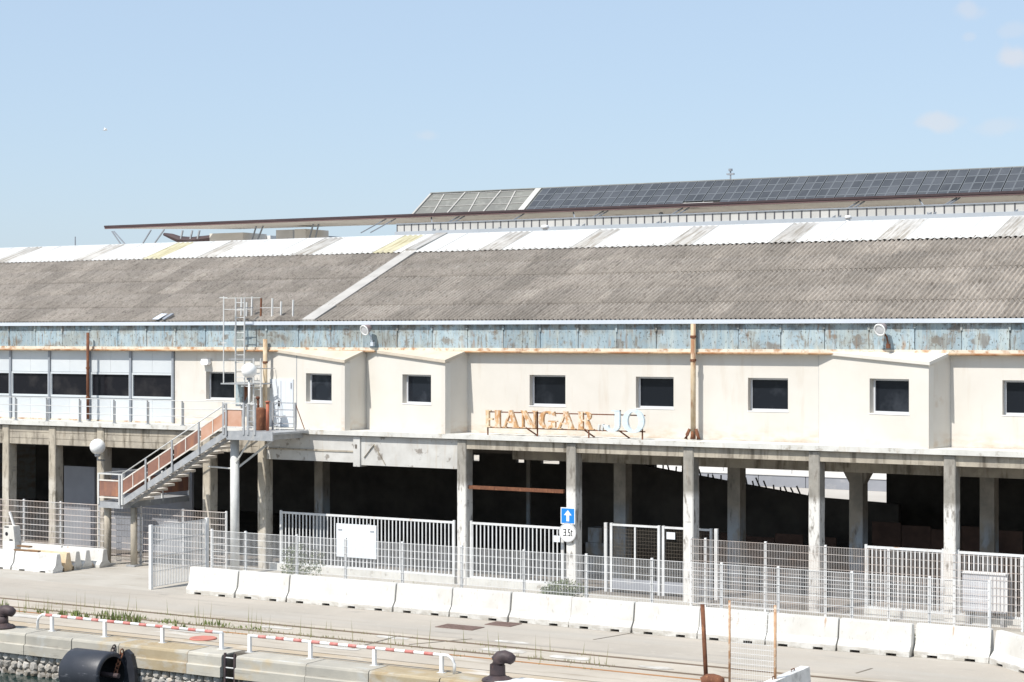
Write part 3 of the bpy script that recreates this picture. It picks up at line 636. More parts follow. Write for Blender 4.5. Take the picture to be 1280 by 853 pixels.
# upper wall ---------------------------------------------------------------
def window(px0, px1, py0, py1, O, u, depth=.30, fw=.065, plane=None):
    """opening given in photo pixels on the upright plane O,u: returns hole and adds frame + pane"""
    n = Vector((-u[1], u[0], 0)); O3 = Vector((O[0], O[1], 0))
    def hit(x, y):
        d = ray(x, y); k = (O3-CAM).dot(n)/d.dot(n); p = CAM + d*k; return (p-O3).dot(Vector((u[0], u[1], 0))), p.z
    s0, z1 = hit(px0, py0); s1, z0 = hit(px1, py1); _, z1b = hit(px1, py0); _, z0b = hit(px0, py1)
    z1, z0 = (z1+z1b)/2, (z0+z0b)/2
    h = (s0, s1, z0, z1); g = .004
    f = MB()
    f.obox(O, u, s0+g, s1-g, depth-.09, depth, z0+g, z0+fw); f.obox(O, u, s0+g, s1-g, depth-.09, depth, z1-fw, z1-g)
    f.obox(O, u, s0+g, s0+fw, depth-.09, depth, z0+fw, z1-fw); f.obox(O, u, s1-fw, s1-g, depth-.09, depth, z0+fw, z1-fw)
    w = part(f, 'window', 'frame')
    p = MB(); p.obox(O, u, s0+fw, s1-fw, depth-.05, depth-.02, z0+fw, z1-fw); L = p.obj('pane', 'pane', w)
    sl = MB(); sl.obox(O, u, s0-.02, s1+.02, -.015, depth-.09, z0-.03, z0-.002); sl.obj('sill', 'sill', w)
    bk = MB(); bk.obox(O, u, s0, s1, depth+.001, depth+.04, z0, z1); bk.obj('blind', 'inside', w)
    return h
ZT = 8.355                                     # top of the cream wall, underside of the ledge
xg = X_(217.5, YW)                            # end of the glazed part
xa1 = X_(337, YW); xb1 = X_(458, YW); xb2 = X_(585, YW); xa3 = X_(1024, YW); xb3 = X_(1188, YW)
O = (0, YW)
h0 = window(257.5, 293, 465, 499.5, O, UX)
part(wall_boxes(MB(), O, UX, xg+.05, xa1, ZS, ZT, [h0], 0, .26), 'upper_wall', 'render')
h1 = window(662, 706.8, 469, 507.5, O, UX); h2 = window(794.8, 842, 471.3, 510.6, O, UX); h3 = window(935, 985, 472.8, 514, O, UX)
jx = X_(866, YW)
part(wall_boxes(MB(), O, UX, xb2, jx, ZS, ZT, [h1, h2], 0, .26), 'upper_wall', 'render')
part(wall_boxes(MB(), O, UX, jx, xa3, ZS, ZT, [h3], 0, .26), 'upper_wall', 'render')
h4 = window(1253, 1306, 475.8, 519.5, O, UX)
part(wall_boxes(MB(), O, UX, xb3, WX1, ZS, ZT, [h4], 0, .26), 'upper_wall', 'render')
part(MB().box(WX0, YW+.04, ZT, WX1, YW+.3, 9.35), 'upper_wall', 'inside')
part(MB().box(WX0, YW+.27, ZS, xg, YW+.4, ZT), 'upper_wall', 'inside')
# three oblique bays, flush with the wall on the left and stepping out to the slab edge on the right
def bay(xa, px_front, xb, win, door=None, zf=None):
    Yf = YS+.05
    A = Vector((xa, YW-.02, 0)); B = Vector((X_(px_front, Yf), Yf, 0)); Cc = Vector((xb, YW+.02, 0))
    u = (B-A).normalized(); L = (B-A).length; u2 = (u.x, u.y)
    zt_b = Z_(px_front, 454 if px_front < 1000 else 457, Yf); zt_a = ZT-.02
    root = None
    holes = [window(*win, (A.x, A.y), u2)]
    zmin = min(zt_a, zt_b)-.02
    m = MB(); wall_boxes(m, (A.x, A.y), u2, 0, L-.001, ZS+.001, zmin, holes, 0, .26)
    # gusset below the sloping roof
    n = Vector((-u.y, u.x, 0))
    q = [A, B, B+n*.26, A+n*.26]
    m.add([(q[0].x,q[0].y,zmin),(q[1].x,q[1].y,zmin),(q[2].x,q[2].y,zmin),(q[3].x,q[3].y,zmin),(q[0].x,q[0].y,zt_a),(q[1].x,q[1].y,zt_b),(q[2].x,q[2].y,zt_b),(q[3].x,q[3].y,zt_a)],
          [(0,3,2,1),(4,5,6,7),(0,1,5,4),(1,2,6,5),(2,3,7,6),(3,0,4,7)])
    b = part(m, 'bay_front', 'render2')
    # side wall on the right
    v = (Cc-B).normalized(); v2 = (v.x, v.y); Ls = (Cc-B).length; nn = Vector((-v.y, v.x, 0))
    q = [B, Cc, Cc+nn*.2, B+nn*.2 + v*.02]
    z0 = ZS+.001
    m = MB(); m.add([(p.x, p.y, z0) for p in q] + [(q[0].x,q[0].y,zt_b),(q[1].x,q[1].y,zt_a),(q[2].x,q[2].y,zt_a),(q[3].x,q[3].y,zt_b)],
          [(0,3,2,1),(4,5,6,7),(0,1,5,4),(1,2,6,5),(2,3,7,6),(3,0,4,7)])
    m.obj('side_wall', 'render', b)
    # roof slab, a triangle with a small overhang
    ov = .09
    A2 = A - u*.02 - n*ov; B2 = B + u*ov - n*ov; C2 = Cc + Vector((ov, -.015, 0)); A3 = Vector((A.x, YW-.015, 0))
    tri = [(A2, zt_a), (B2, zt_b), (C2, zt_a), (A3, zt_a)]
    m = MB(); m.add([(p.x, p.y, z+.005) for p, z in tri] + [(p.x, p.y, z+.11) for p, z in tri], [(0,3,2,1),(4,5,6,7),(0,1,5,4),(1,2,6,5),(2,3,7,6),(3,0,4,7)])
    m.obj('bay_roof', 'bayroof' if px_front < 1000 else 'render2', b)
    return b, A, u2, L
b1, A1, u1, L1 = bay(xa1, 431, xb1, (382.5, 414.5, 467, 503))
b2_, A2_, _, _ = bay(xb1+.01, 556.5, xb2, (503, 538.8, 468.5, 505))
b3_, A3_, _, _ = bay(xa3, 1161, xb3, (1087, 1136.2, 473.8, 517.4))
# door in the first bay
dm = MB(); dm.obox((A1.x, A1.y), u1, .10, 1.55, -.05, -.001, ZS+.02, Z_(352, 474, YW)); d = dm.obj('door', 'asset_door', b1)
# door details
jm = MB(); jm.obox((A1.x, A1.y), u1, .80, .825, -.056, -.05, ZS+.03, Z_(352, 475, YW)-.03); part(jm, 'door_gap', 'mullion')
for s in (.18, .55, 1.1, 1.4):
    jm = MB(); jm.obox((A1.x, A1.y), u1, s, s+.012, -.053, -.05, ZS+.05, Z_(352, 475, YW)-.05); part(jm, 'door_groove', 'frame')
for s in (.14, 1.44):
    jm = MB(); jm.obox((A1.x, A1.y), u1, s, s+.05, -.075, -.05, 6.9, 7.12); part(jm, 'door_hinge', 'mullion')
jm = MB(); jm.obox((A1.x, A1.y), u1, .70, .74, -.10, -.05, 6.2, 6.42); part(jm, 'door_handle', 'black')
jm = MB(); jm.obox((A1.x, A1.y), u1, 1.72, 1.745, -.012, .0, ZS+.02, ZT-.06); part(jm, 'wall_joint', 'mullion')
m = MB(); m.box(xa3-.012, YW-.012, ZS, xa3+.012, YW, ZT-.02); part(m, 'wall_joint', 'mullion')

# glazed part at the left
gp = [-85, -34, 16, 65.2, 116.6, 164, 217]
gx = [X_(p, YW) for p in gp]
zb0, zw0, zw1, zt0 = ZS+.06, Z_(190, 496, YW), Z_(190, 469, YW), ZT-.02
gx = [gx[-1]-2.245*k for k in range(9, -1, -1)]
for i in range(len(gx)-1):
    a, b = gx[i]+.055, gx[i+1]-.055
    for k in range(2):
        xa, xb = a+(b-a)*k/2+.004, a+(b-a)*(k+1)/2-.004
        part(MB().box(xa, YW, zb0, xb, YW+.06, zw0-.10), 'lower_panel', 'cladding')
        part(MB().box(xa, YW, zw1+.09, xb, YW+.06, zt0), 'upper_panel', 'cladding')
    f = MB(); f.box(a, YW-.03, zw0-.09, b, YW+.08, zw0); f.box(a, YW-.03, zw1, b, YW+.08, zw1+.08); f.box(a, YW-.03, zw0, a+.05, YW+.08, zw1); f.box(b-.05, YW-.03, zw0, b, YW+.08, zw1)
    w = part(f, 'window', 'cladding'); MB().box(a+.05, YW+.05, zw0, b-.05, YW+.065, zw1).obj('pane', 'pane2', w)
for i, X in enumerate(gx):
    d = .07 if i != len(gx)-3 else .16
    part(MB().box(X-.05, YW-d, ZS+.02, X+.05, YW+.07, ZT-.02), 'mullion', 'mullion')
part(MB().box(gx[0], YW-.02, ZS+.005, gx[-1], YW+.05, ZS+.055), 'base_strip', 'ledge')

# ledge, blue band, gutter
part(MB().box(WX0, YBL-.05, ZT-.01, WX1, YW+.04, ZT+.13), 'ledge', 'ledge')
m = MB()
m.tube([(WX0, YBL-.075, ZT-.015), (WX1, YBL-.075, ZT-.015)], .038, 8); part(m, 'conduit', 'rustpipe', None, True)
px = X_(78, YBL); n0 = 1.53; xs = []; x = px-1.53*16
while x < WX1: 
    if x > WX0-.1: xs.append(x)
    x += 1.53
for k in range(len(xs)-1):
    a, b = xs[k], xs[k+1]; r = random.Random(k*7)
    m = MB(); dy = r.uniform(-.010, .010)
    m.box(a+.012, YBL+dy, ZT+.13, b-.012, YBL+.05+dy, 9.34)
    for q in range(1, 4): m.box(a+(b-a)*q/4-.02, YBL+dy-.004, ZT+.135, a+(b-a)*q/4+.02, YBL+dy, 9.33)
    part(m, 'fascia_panel', 'blue')
    part(MB().box(a-.035, YBL-.05, 9.34-r.uniform(.16, .30), a+.035, YBL-.014, 9.34), 'gutter_bracket', 'blue')
m = MB(); m.box(WX0, YBL-.13, 9.34, WX1, YBL+.06, 9.36); m.box(WX0, YBL-.15, 9.34, WX1, YBL-.13, 9.48); m.box(WX0, YBL+.04, 9.36, WX1, YBL+.06, 9.46)
part(m, 'gutter', 'gutter')

# roof ---------------------------------------------------------------------
E0 = Vector((0, YBL-.08, 9.47))
# slope from the photo: the pale cover strip runs at constant X from eave to ridge
xs0 = X_(386, E0.y)
def at_x(px, py, X):                         # photo pixel -> point on the plane X
    d = ray(px, py); return CAM + d*((X-CAM.x)/d.x)
pm = at_x(514.5, 316, xs0); pr = at_x(553, 295, xs0)
D1 = Vector((0, pm.y-E0.y, pm.z-E0.z)); L1_ = D1.length
D2 = Vector((0, pr.y-pm.y, pr.z-pm.z)); 
print('roof', pm, pr, 'slope', math.degrees(math.atan2(D1.z, D1.y)), math.degrees(math.atan2(D2.z, D2.y)))
A_R = math.atan2(D1.z, D1.y); sw, nc = 1.05, 6
def corr_mesh(name, w, L, n, amp, mat, seg=6, flat=False):
    m = MB(); pr_ = []
    for i in range(n*seg+1):
        s = i/seg; z = amp*math.cos(2*math.pi*s) if not flat else amp*(1 if (s % 1) < .25 or (s % 1) > .99 else -1)
        pr_.append((w*i/(n*seg), z))
    k = len(pr_)
    m.v = [(x, 0, z) for x, z in pr_] + [(x, L, z) for x, z in pr_] + [(x, 0, z-.012) for x, z in pr_]
    m.f = [(i, i+1, i+1+k, i+k) for i in range(k-1)] + [(i+2*k, i+1+2*k, i+1, i) for i in range(k-1)]; m.m = [0]*len(m.f)
    return m.mesh(name, mat, True)
rows = 5; rl = L1_/rows
gm = corr_mesh('roof_sheet', sw, rl+.16, nc, .052, 'roofgrey', 8)
ncol = int((WX1-4-(WX0+2))/sw); r5 = random.Random(5)
RX0 = -72.0; cols = int((-14.6-RX0)/sw)
for j in range(rows):
    for i in range(cols):
        y = rl*j; X = RX0 + i*sw
        p = E0 + D1.normalized()*(y-.05) + Vector((0, -math.sin(A_R), math.cos(A_R)))*(.012*(j % 2)+.010*j*0+r5.uniform(-.003, .003))
        o = link('roof_sheet', gm, wh, (X+40, p.y, p.z+.045), (A_R-.010-r5.uniform(0, .003), 0, r5.uniform(-.001, .001)))
        o.rotation_mode = 'XYZ'
xe_ = RX0 + cols*sw; ne = int((WX1-xe_)/.175)      # the rest of the slope, beyond the frame, in long sheets
em = corr_mesh('end_roof_sheet', ne*.175, rl+.16, ne, .044, 'roofgrey', 4)
for j in range(rows):
    p = E0 + D1.normalized()*(rl*j-.05); link('end_roof_sheet', em, wh, (xe_+40, p.y, p.z+.045), (A_R-.011, 0, 0))
# roof deck under the sheets, back slope
ridge = pr
m = MB(); a = E0 + Vector((0, 0, -.06)); c = pm + Vector((0, 0, -.06)); d = pr + Vector((0, 0, -.05))
m.add([(WX0, a.y, a.z), (WX1, a.y, a.z), (WX1, c.y, c.z), (WX0, c.y, c.z), (WX1, d.y, d.z), (WX0, d.y, d.z), (WX1, 18.8, 9.4), (WX0, 18.8, 9.4), (WX1, 18.8, 9.2), (WX0, 18.8, 9.2), (WX1, a.y, 9.36), (WX0, a.y, 9.36)],
      [(0,1,2,3),(3,2,4,5),(5,4,6,7),(7,6,8,9),(9,8,10,11),(11,10,1,0),(1,2,4,6,8,10),(0,3,5,7,9,11)]); part(m, 'roof_deck', 'roofgrey')
ab = math.atan2(9.5-pr.z, 18.8-pr.y); lb = math.hypot(9.5-pr.z, 18.8-pr.y)
bm_ = corr_mesh('back_roof_sheet', 4.5+.03, lb, 26, .03, 'roofgrey', 4)
for k in range(int((WX1-WX0)/4.5)): link('back_roof_sheet', bm_, wh, (WX0+4.5*k+40, pr.y, pr.z), (ab, 0, 0))
# white upper sheets with dirty skylight sheets in between
A2 = math.atan2(D2.z, D2.y); L2 = D2.length
wm = corr_mesh('upper_roof_sheet', 1.08, L2+.10, 4, .022, 'roofwhite', 6)
sk = corr_mesh('skylight_sheet', 1.08, L2+.10, 4, .022, 'skylight', 6); sy = corr_mesh('skylight_sheet', 1.08, L2+.10, 4, .022, 'skylightyellow', 6)
skx = [at_x_ for at_x_ in ()]
yl = pm.y
kx = [X_(p, yl) for p in (12, 100, 188, 270, 378, 484, 612, 737, 862, 985, 1128, 1272)]
i = 0; X = RX0-.2
while X < WX1-1.0:
    near = min(range(len(kx)), key=lambda q: abs(kx[q]-(X+.5)))
    dist = abs(kx[near]-(X+.5))
    is_sk = dist <= .53
    me = (sy if near in (2, 5) else sk) if is_sk else wm
    p = pm - D2.normalized()*.18
    o = link('skylight_sheet' if is_sk else 'upper_roof_sheet', me, wh, (X+40, p.y, p.z+.085+r5.uniform(-.004, .004)), (A2, 0, 0)); X += 1.05; i += 1
part(MB().tube([(WX0, pr.y+.02, pr.z-.03), (WX1, pr.y+.02, pr.z-.03)], .12, 10), 'ridge_cap', 'roofwhite', None, True)
# pale cover strip over the expansion joint
n_ = Vector((0, -math.sin(A_R), math.cos(A_R)))
m = MB(); e = E0 + n_*.10; f = pm + n_*.10
m.add([(xs0-.30, e.y, e.z), (xs0+.30, e.y, e.z), (xs0+.30, f.y, f.z), (xs0-.30, f.y, f.z)] + [(xs0-.30, e.y, e.z-.16), (xs0+.30, e.y, e.z-.16), (xs0+.30, f.y, f.z-.16), (xs0-.30, f.y, f.z-.16)],
      [(0,1,2,3),(4,7,6,5),(0,4,5,1),(1,5,6,2),(2,6,7,3),(3,7,4,0)]); part(m, 'cover_strip', 'strip')
n2 = Vector((0, -math.sin(A2), math.cos(A2)))
m = MB(); e = pm + n2*.16; f = pr + n2*.14
m.add([(xs0-.28, e.y, e.z), (xs0+.28, e.y, e.z), (xs0+.28, f.y, f.z), (xs0-.28, f.y, f.z)] + [(xs0-.28, e.y, e.z-.1), (xs0+.28, e.y, e.z-.1), (xs0+.28, f.y, f.z-.1), (xs0-.28, f.y, f.z-.1)],
      [(0,1,2,3),(4,7,6,5),(0,4,5,1),(1,5,6,2),(2,6,7,3),(3,7,4,0)]); part(m, 'cover_strip', 'skylight')
def roofpt(px, off=0.0):                     # a point just up the slope from the eave at photo column px
    return Vector((X_(px, E0.y), E0.y, E0.z)) 
# loose boards on the roof
q = at_x(205, 399, X_(203, 1.0)); X = X_(206, 1.4)
m = MB(); e = E0 + D1.normalized()*-.04 + n_*.14; f = E0 + D1.normalized()*.50 + n_*.16
m.bar((X, e.y, e.z), (X+.05, f.y, f.z), .34, .03, n_)
tag(m.obj('loose_board', 'gutter'), 'pale blue grey board lying on the roof just above the gutter', 'board')
m = MB(); m.bar((X+.42, e.y, e.z), (X+.47, f.y, f.z), .16, .05, n_); tag(m.obj('loose_board', 'mullion'), 'dark narrow board beside the pale board on the roof', 'board')

# ------------------------------------------------------------------ things on the facade
def pipe(name, label, px, y0, y1, Y, r, mat, foot=False, brackets=(), cat='pipe'):
    X = X_(px, Y); z1, z0 = Z_(px, y0, Y), Z_(px, y1, Y)
    t = thing(name, label, cat, (X, Y, z0), 0, None)
    MB().tube([(X, Y, z0), (X, Y, z1)], r, 12).obj('pipe', mat, t, True)
    for z in brackets: MB().tube([(X, Y, z-.04), (X, Y, z+.04)], r+.02, 12).obj('bracket', 'rust', t); 
    if foot:
        for k in range(3):
            MB().tube([(X-.12+.12*k, Y-.02, z0+.34), (X-.20+.2*k, Y-.06, z0+.14), (X-.24+.24*k, Y-.08, z0)], [.05, .06, .075], 8).obj('foot_strap', 'rust', t, True)
    return t
pipe('drain_pipe', 'rusty red brown drainpipe in front of the left windows', 109.8, 416, 524, .70, .062, 'rustpipe' if False else 'rust', False, (6.4, 7.6))
pipe('drain_pipe', 'flaking cream and rust drainpipe beside the ladder and door', 331.5, 424, 536, .80, .085, 'creampipe', False, (7.9,))
pipe('drain_pipe', 'flaking cream drainpipe with a rusted foot between the right windows', 866.5, 405, 549, .80, .088, 'creampipe', True, (8.1, 8.9))
# floodlights
def floodlight(px, py, label, armmat):
    Y = .55; c = on(px, py, Y)
    t = thing('floodlight', label, 'floodlight', c, 0, 'round floodlights on the blue band'); t.scale = (.82, .82, .82)
    d = Vector((-.18, -.9, -.38)).normalized()
    rot = d.to_track_quat('Z', 'Y').to_euler()
    h = MB(); h.lathe([(0, -.30), (.14, -.30), (.175, -.2), (.21, -.10), (.245, .04), (.25, .06), (.0, .06)], (0,0,0), 24); o = h.obj('housing', 'floodbody', t, True, False); o.rotation_euler = rot
    g = MB(); g.lathe([(0, .075), (.14, .073), (.20, .064), (.205, .060)], (0,0,0), 24); o = g.obj('lens', 'floodwhite', t, True, False); o.rotation_euler = rot
    g = MB(); g.lathe([(.195, .055), (.195, .085), (.25, .085), (.255, .05)], (0,0,0), 24); o = g.obj('rim', 'signwhite', t, True, False); o.rotation_euler = rot
    a = MB(); a.tube([(.05, .1, -.05), (.22, .12, -.30), (.24, .22, -.62)], .035, 8); a.box(.17, .16, -.74, .31, .30, -.56); a.obj('bracket_arm', armmat, t, False, False)
floodlight(456.5, 412.5, 'white round floodlight above the left pair of bays', 'gutter')
floodlight(1100.5, 412, 'white round floodlight with a red arm above the right bay', 'rust')
for k, (a, b) in enumerate(()): pass
# globes
def globe(px, py, r, Y, label, build):
    c = on(px, py, Y); t = thing('globe_lamp', label, 'lamp', c, 0, 'white globe lamps')
    g = MB(); n = 14; g.lathe([(r*math.sin(math.pi*k/n), -r*math.cos(math.pi*k/n)) for k in range(n+1)], (0,0,0), 28); g.obj('globe', 'globe', t, True, False)
    build(t, r); return t
def arm1(t, r):
    MB().lathe([(0, -r-.09), (.10, -r-.09), (.12, -r-.02), (.11, -r+.03), (0, -r+.03)], (0,0,0), 16).obj('collar', 'steel', t, True, False)
    MB().tube([(0, 0, -r-.05), (.0, .0, -r-.22), (.05, .35, -r-.26)], .035, 8).obj('arm', 'steel', t, True, False)
globe(122, 558.5, .315, -.42, 'white globe lamp on a bracket at a column by the stair landing', arm1)
def pole2(t, r):
    MB().lathe([(0, -r-.07), (.09, -r-.07), (.11, -r), (0, -r+.03)], (0,0,0), 16).obj('collar', 'steel', t, True, False)
    z = 5.42 - wloc(t).z
    MB().tube([(0,0,z), (0,0,-r)], .045, 10).obj('pole', 'steellight', t, True, False)
    MB().lathe([(0, z), (.12, z), (.12, z+.03), (0, z+.03)], (0,0,0), 12).obj('base_plate', 'steel', t, False, False)
globe(311.5, 463.5, .29, -.75, 'white globe lamp on a pole standing on the upper platform', pole2)
c = on(257, 452, YW-.14); t = thing('wall_lamp', 'small white lamp box on the wall above the left cream window', 'lamp', c)
m = MB(); m.prism([(-.16, .10), (.16, .10), (.20, -.06), (.12, -.14), (-.12, -.14), (-.2, -.06)], -.08, .1); m.obj('housing', 'sill', t, False, False); MB().box(-.06, .1, -.04, .06, .14, .06).obj('bracket', 'steel', t, False, False)

# balcony railing at the left
Yb = YS+.06
t = thing('balcony_railing', 'thin grey railing along the edge of the left balcony', 'railing', (X_(100, Yb), Yb, ZS))
bp = [-64, -23, 20, 59, 100, 143, 185, 228.5]
for p in bp:
    X = X_(p, Yb)
    m = MB(); m.box(X-.05, Yb-.03, ZS, X-.015, Yb+.03, ZS+.98); m.box(X+.015, Yb-.03, ZS, X+.045, Yb+.03, ZS+.9); m.box(X-.09, Yb-.05, ZS, X+.09, Yb+.05, ZS+.03); m.obj('post', 'steel', t)
for z in (.97, .66, .36): MB().tube([(X_(-110, Yb), Yb-.035, ZS+z), (X_(281, Yb), Yb-.035, ZS+z)], .016, 6).obj('rail_bar', 'steellight', t)

# ------------------------------------------------------------------ outside staircase
Y0, Y1 = -2.30, -.80                        # near and far stringers
a = on(151, 629, Y0); b = on(284, 538, Y0)
ZL = 2.50; xA, xB = a.x, b.x; ZP = ZS-.03
st = thing('outside_staircase', 'grey steel outside staircase with rust brown side panels', 'staircase', ((xA+xB)/2, -1.8, 0))
def sp_(m, name, mat, parent=None, smooth=False): return m.obj(name, mat, parent or st, smooth)
dirv = Vector((xB-xA, 0, ZP-ZL)); sl = dirv.length; du = dirv/sl
sp_(MB().bar((xA, Y0, ZL-.05), (xB, Y0, ZP-.05), .04, .23, (0,0,1)), 'stringer', 'steel'); sp_(MB().bar((xA, Y0+.42, ZL-.16), (xB, Y0+.42, ZP-.16), .05, .12, (0,0,1)), 'stringer', 'steel')
NT = 15
for k in range(NT):
    s = (k+.5)/NT; x = xA+(xB-xA)*s; z = ZL+(ZP-ZL)*s
    m = MB(); m.box(x-.15, Y0+.025, z-.02, x+.15, Y1+.05, z+.02); m.box(x+.13, Y0+.025, z-.075, x+.15, Y1+.05, z-.02); sp_(m, 'tread', 'tread')
up = Vector((0,0,1))
def rail_side(Y, tag_):
    p0 = Vector((xA, Y, ZL)); p1 = Vector((xB, Y, ZP))
    sp_(MB().tube([p0+up*1.05, p1+up*1.05], .024, 8), 'handrail', 'steellight', None, True)
    sp_(MB().bar(p0+up*.80, p1+up*.80, .035, .05), 'panel_rail', 'tread'); sp_(MB().bar(p0+up*.26, p1+up*.26, .035, .05), 'panel_rail', 'tread')
    n = 4
    for k in range(n+1):
        p = p0 + (p1-p0)*(k/n); sp_(MB().box(p.x-.035, Y-.06, p.z-.15, p.x+.035, Y-.02, p.z+1.05), 'baluster', 'steel')
    for k in range(n):
        q0 = p0 + (p1-p0)*((k+.06)/n); q1 = p0 + (p1-p0)*((k+.94)/n)
        m = MB(); m.add([(q0.x, Y-.01, q0.z+.28), (q1.x, Y-.01, q1.z+.28), (q1.x, Y-.01, q1.z+.79), (q0.x, Y-.01, q0.z+.79), (q0.x, Y+.01, q0.z+.28), (q1.x, Y+.01, q1.z+.28), (q1.x, Y+.01, q1.z+.79), (q0.x, Y+.01, q0.z+.79)],
              [(0,1,2,3),(7,6,5,4),(0,4,5,1),(1,5,6,2),(2,6,7,3),(3,7,4,0)])
        sp_(m, 'side_panel', 'pinkpanel' if k == n-1 else 'rustpanel')
        qm = (q0+q1)/2; sp_(MB().box(qm.x-.015, Y-.035, qm.z+.27, qm.x+.015, Y-.011, qm.z+.80), 'panel_strut', 'tread')
rail_side(Y0-.02, 'near')
sp_(MB().tube([(xA, Y1, ZL+1.05), (xB, Y1, ZP+1.05)], .024, 8), 'handrail', 'steellight', None, True)
# lower landing
lx0, lx1, ly1 = X_(123, Y0), xA+.12, 1.6
sp_(MB().box(lx0, Y0-.02, ZL-.24, lx1, ly1, ZL), 'landing', 'steel')
for (x, y) in ((lx0+.04, Y0-.03), (lx1-.16, Y0-.03), (lx1-.02, Y0-.03), (lx0+.04, -.9), (lx0+.04, ly1), (lx1-.03, -.75), (lx1-.03, -.0), (lx1-.03, ly1)):
    sp_(MB().box(x-.035, y-.03, ZL-.1, x+.035, y+.03, ZL+1.08), 'baluster', 'steellight')
sp_(MB().bar((lx0, Y0-.03, ZL+1.08), (lx1, Y0-.03, ZL+1.08), .05), 'handrail', 'steellight'); sp_(MB().bar((lx0+.04, Y0, ZL+1.08), (lx0+.04, ly1, ZL+1.08), .05), 'handrail', 'steellight')
sp_(MB().box(lx0+.10, Y0-.04, ZL+.22, lx1-.22, Y0-.02, ZL+.80), 'side_panel', 'rustpanel')
sp_(MB().bar((lx0+.06, Y0-.03, ZL+.83), (lx1-.16, Y0-.03, ZL+.83), .05), 'panel_rail', 'tread'); sp_(MB().bar((lx0+.06, Y0-.03, ZL+.17), (lx1-.16, Y0-.03, ZL+.17), .05), 'panel_rail', 'tread')
sp_(MB().box(lx1-.04, -.72, ZL+.2, lx1-.02, ly1, ZL+.86), 'side_panel', 'rustpanel'); sp_(MB().box(lx0+.03, Y0+.05, ZL+.2, lx0+.05, ly1, ZL+.80), 'side_panel', 'rustpanel')
for (px, Y) in ((134.5, -1.95), (167.5, -1.75)):
    X = X_(px, Y); sp_(MB().tube([(X, Y, 0), (X, Y, ZL-.24)], .135, 14), 'support_pipe', 'concrete', None, True)
    sp_(MB().box(X-.22, Y-.22, 0, X+.22, Y+.22, .06), 'foot_plate', 'steel')
# upper platform
px1 = X_(341, Y0); ly = YS-.03
sp_(MB().box(xB-.02, Y0-.02, ZP-.30, px1, Y0+.04, ZP+.03), 'edge_beam', 'steel')
sp_(MB().box(xB-.02, Y0+.04, ZP-.08, px1, ly, ZP), 'platform', 'steel')
for s in (.2, 1.0, 1.8): sp_(MB().box(xB+s, Y0+.04, ZP-.28, xB+s+.06, ly, ZP-.08), 'cross_beam', 'steel')
Xc = X_(293.5, -1.7)
sp_(MB().tube([(Xc, -1.7, 0), (Xc, -1.7, ZP-.28)], .17, 16), 'support_pipe', 'steellight', None, True)
sp_(MB().bar((Xc, -1.7, 3.9), (Xc+1.0, -.4, ZP-.25), .07), 'brace', 'steellight'); sp_(MB().tube([(Xc-1.6, -1.3, 3.95), (Xc-.1, -1.72, 3.95), (Xc+.95, -2.0, ZP-.3)], .035, 6), 'brace', 'steellight')
def guard(x0, x1, panel, bars, mat='steel'):
    for x in (x0, x1): sp_(MB().box(x-.045, Y0-.05, ZP-.1, x+.045, Y0, ZP+1.08), 'baluster', mat)
    sp_(MB().bar((x0, Y0-.03, ZP+1.06), (x1, Y0-.03, ZP+1.06), .05), 'handrail', 'steellight')
    if panel:
        sp_(MB().box(x0+.1, Y0-.03, ZP+.2, x1-.1, Y0-.01, ZP+.82), 'side_panel', panel)
        sp_(MB().bar((x0, Y0-.03, ZP+.84), (x1, Y0-.03, ZP+.84), .05), 'panel_rail', 'steellight'); sp_(MB().bar((x0, Y0-.03, ZP+.17), (x1, Y0-.03, ZP+.17), .05), 'panel_rail', 'steellight')
    for z in bars: sp_(MB().bar((x0, Y0-.03, ZP+z), (x1, Y0-.03, ZP+z), .028), 'rail_bar', mat)
guard(X_(280, Y0), X_(305, Y0), 'pinkpanel', ())
guard(X_(310.5, Y0), X_(319, Y0), None, (.8, .6, .4, .2))
gx0 = X_(341, -.5); gx1 = X_(369, -.5)
t = thing('door_railing', 'grey four bar railing in front of the white double door', 'railing', (gx0, -.5, ZS))
for x in (gx0, gx1): MB().box(x-.03, -.53, ZS-.05, x+.03, -.47, ZS+1.02).obj('post', 'steel', t)
for z in (.22, .48, .74, 1.0): MB().bar((gx0, -.5, ZS+z), (gx1, -.5, ZS+z), .035).obj('rail_bar', 'steel', t)
MB().bar((gx1, -.5, ZS+1.0), (gx1+.30, -.32, ZS+.02), .03).obj('brace', 'rust', t)
# rusty tank and orange standpipe on the platform
c = Vector((X_(325.5, -1.0), -1.0, ZP)); t = thing('rusty_tank', 'brown rusty tank standing on the upper platform', 'tank', c)
MB().lathe([(0, 0), (.20, 0), (.21, .04), (.21, .78), (.16, .85), (0, .87)], (0,0,0), 18).obj('body', 'rust', t, True, False); MB().tube([(-.1, 0, .8), (-.12, 0, 1.2)], .04, 8).obj('spout', 'rust', t, True, False); MB().lathe([(0, 1.16), (.08, 1.18), (.08, 1.26), (0, 1.28)], (-.12, 0, 0), 10).obj('cap', 'rust', t, True, False)
c = Vector((X_(334.5, -1.1), -1.1, ZP)); t = thing('standpipe', 'bright orange red standpipe beside the rusty tank', 'pipe', c)
MB().tube([(0,0,0), (0,0,1.06)], .06, 12).obj('pipe', 'orange', t, True, False); MB().lathe([(0,1.06),(.10,1.06),(.10,1.10),(0,1.13)], (0,0,0), 12).obj('cap', 'orange', t, True, False)
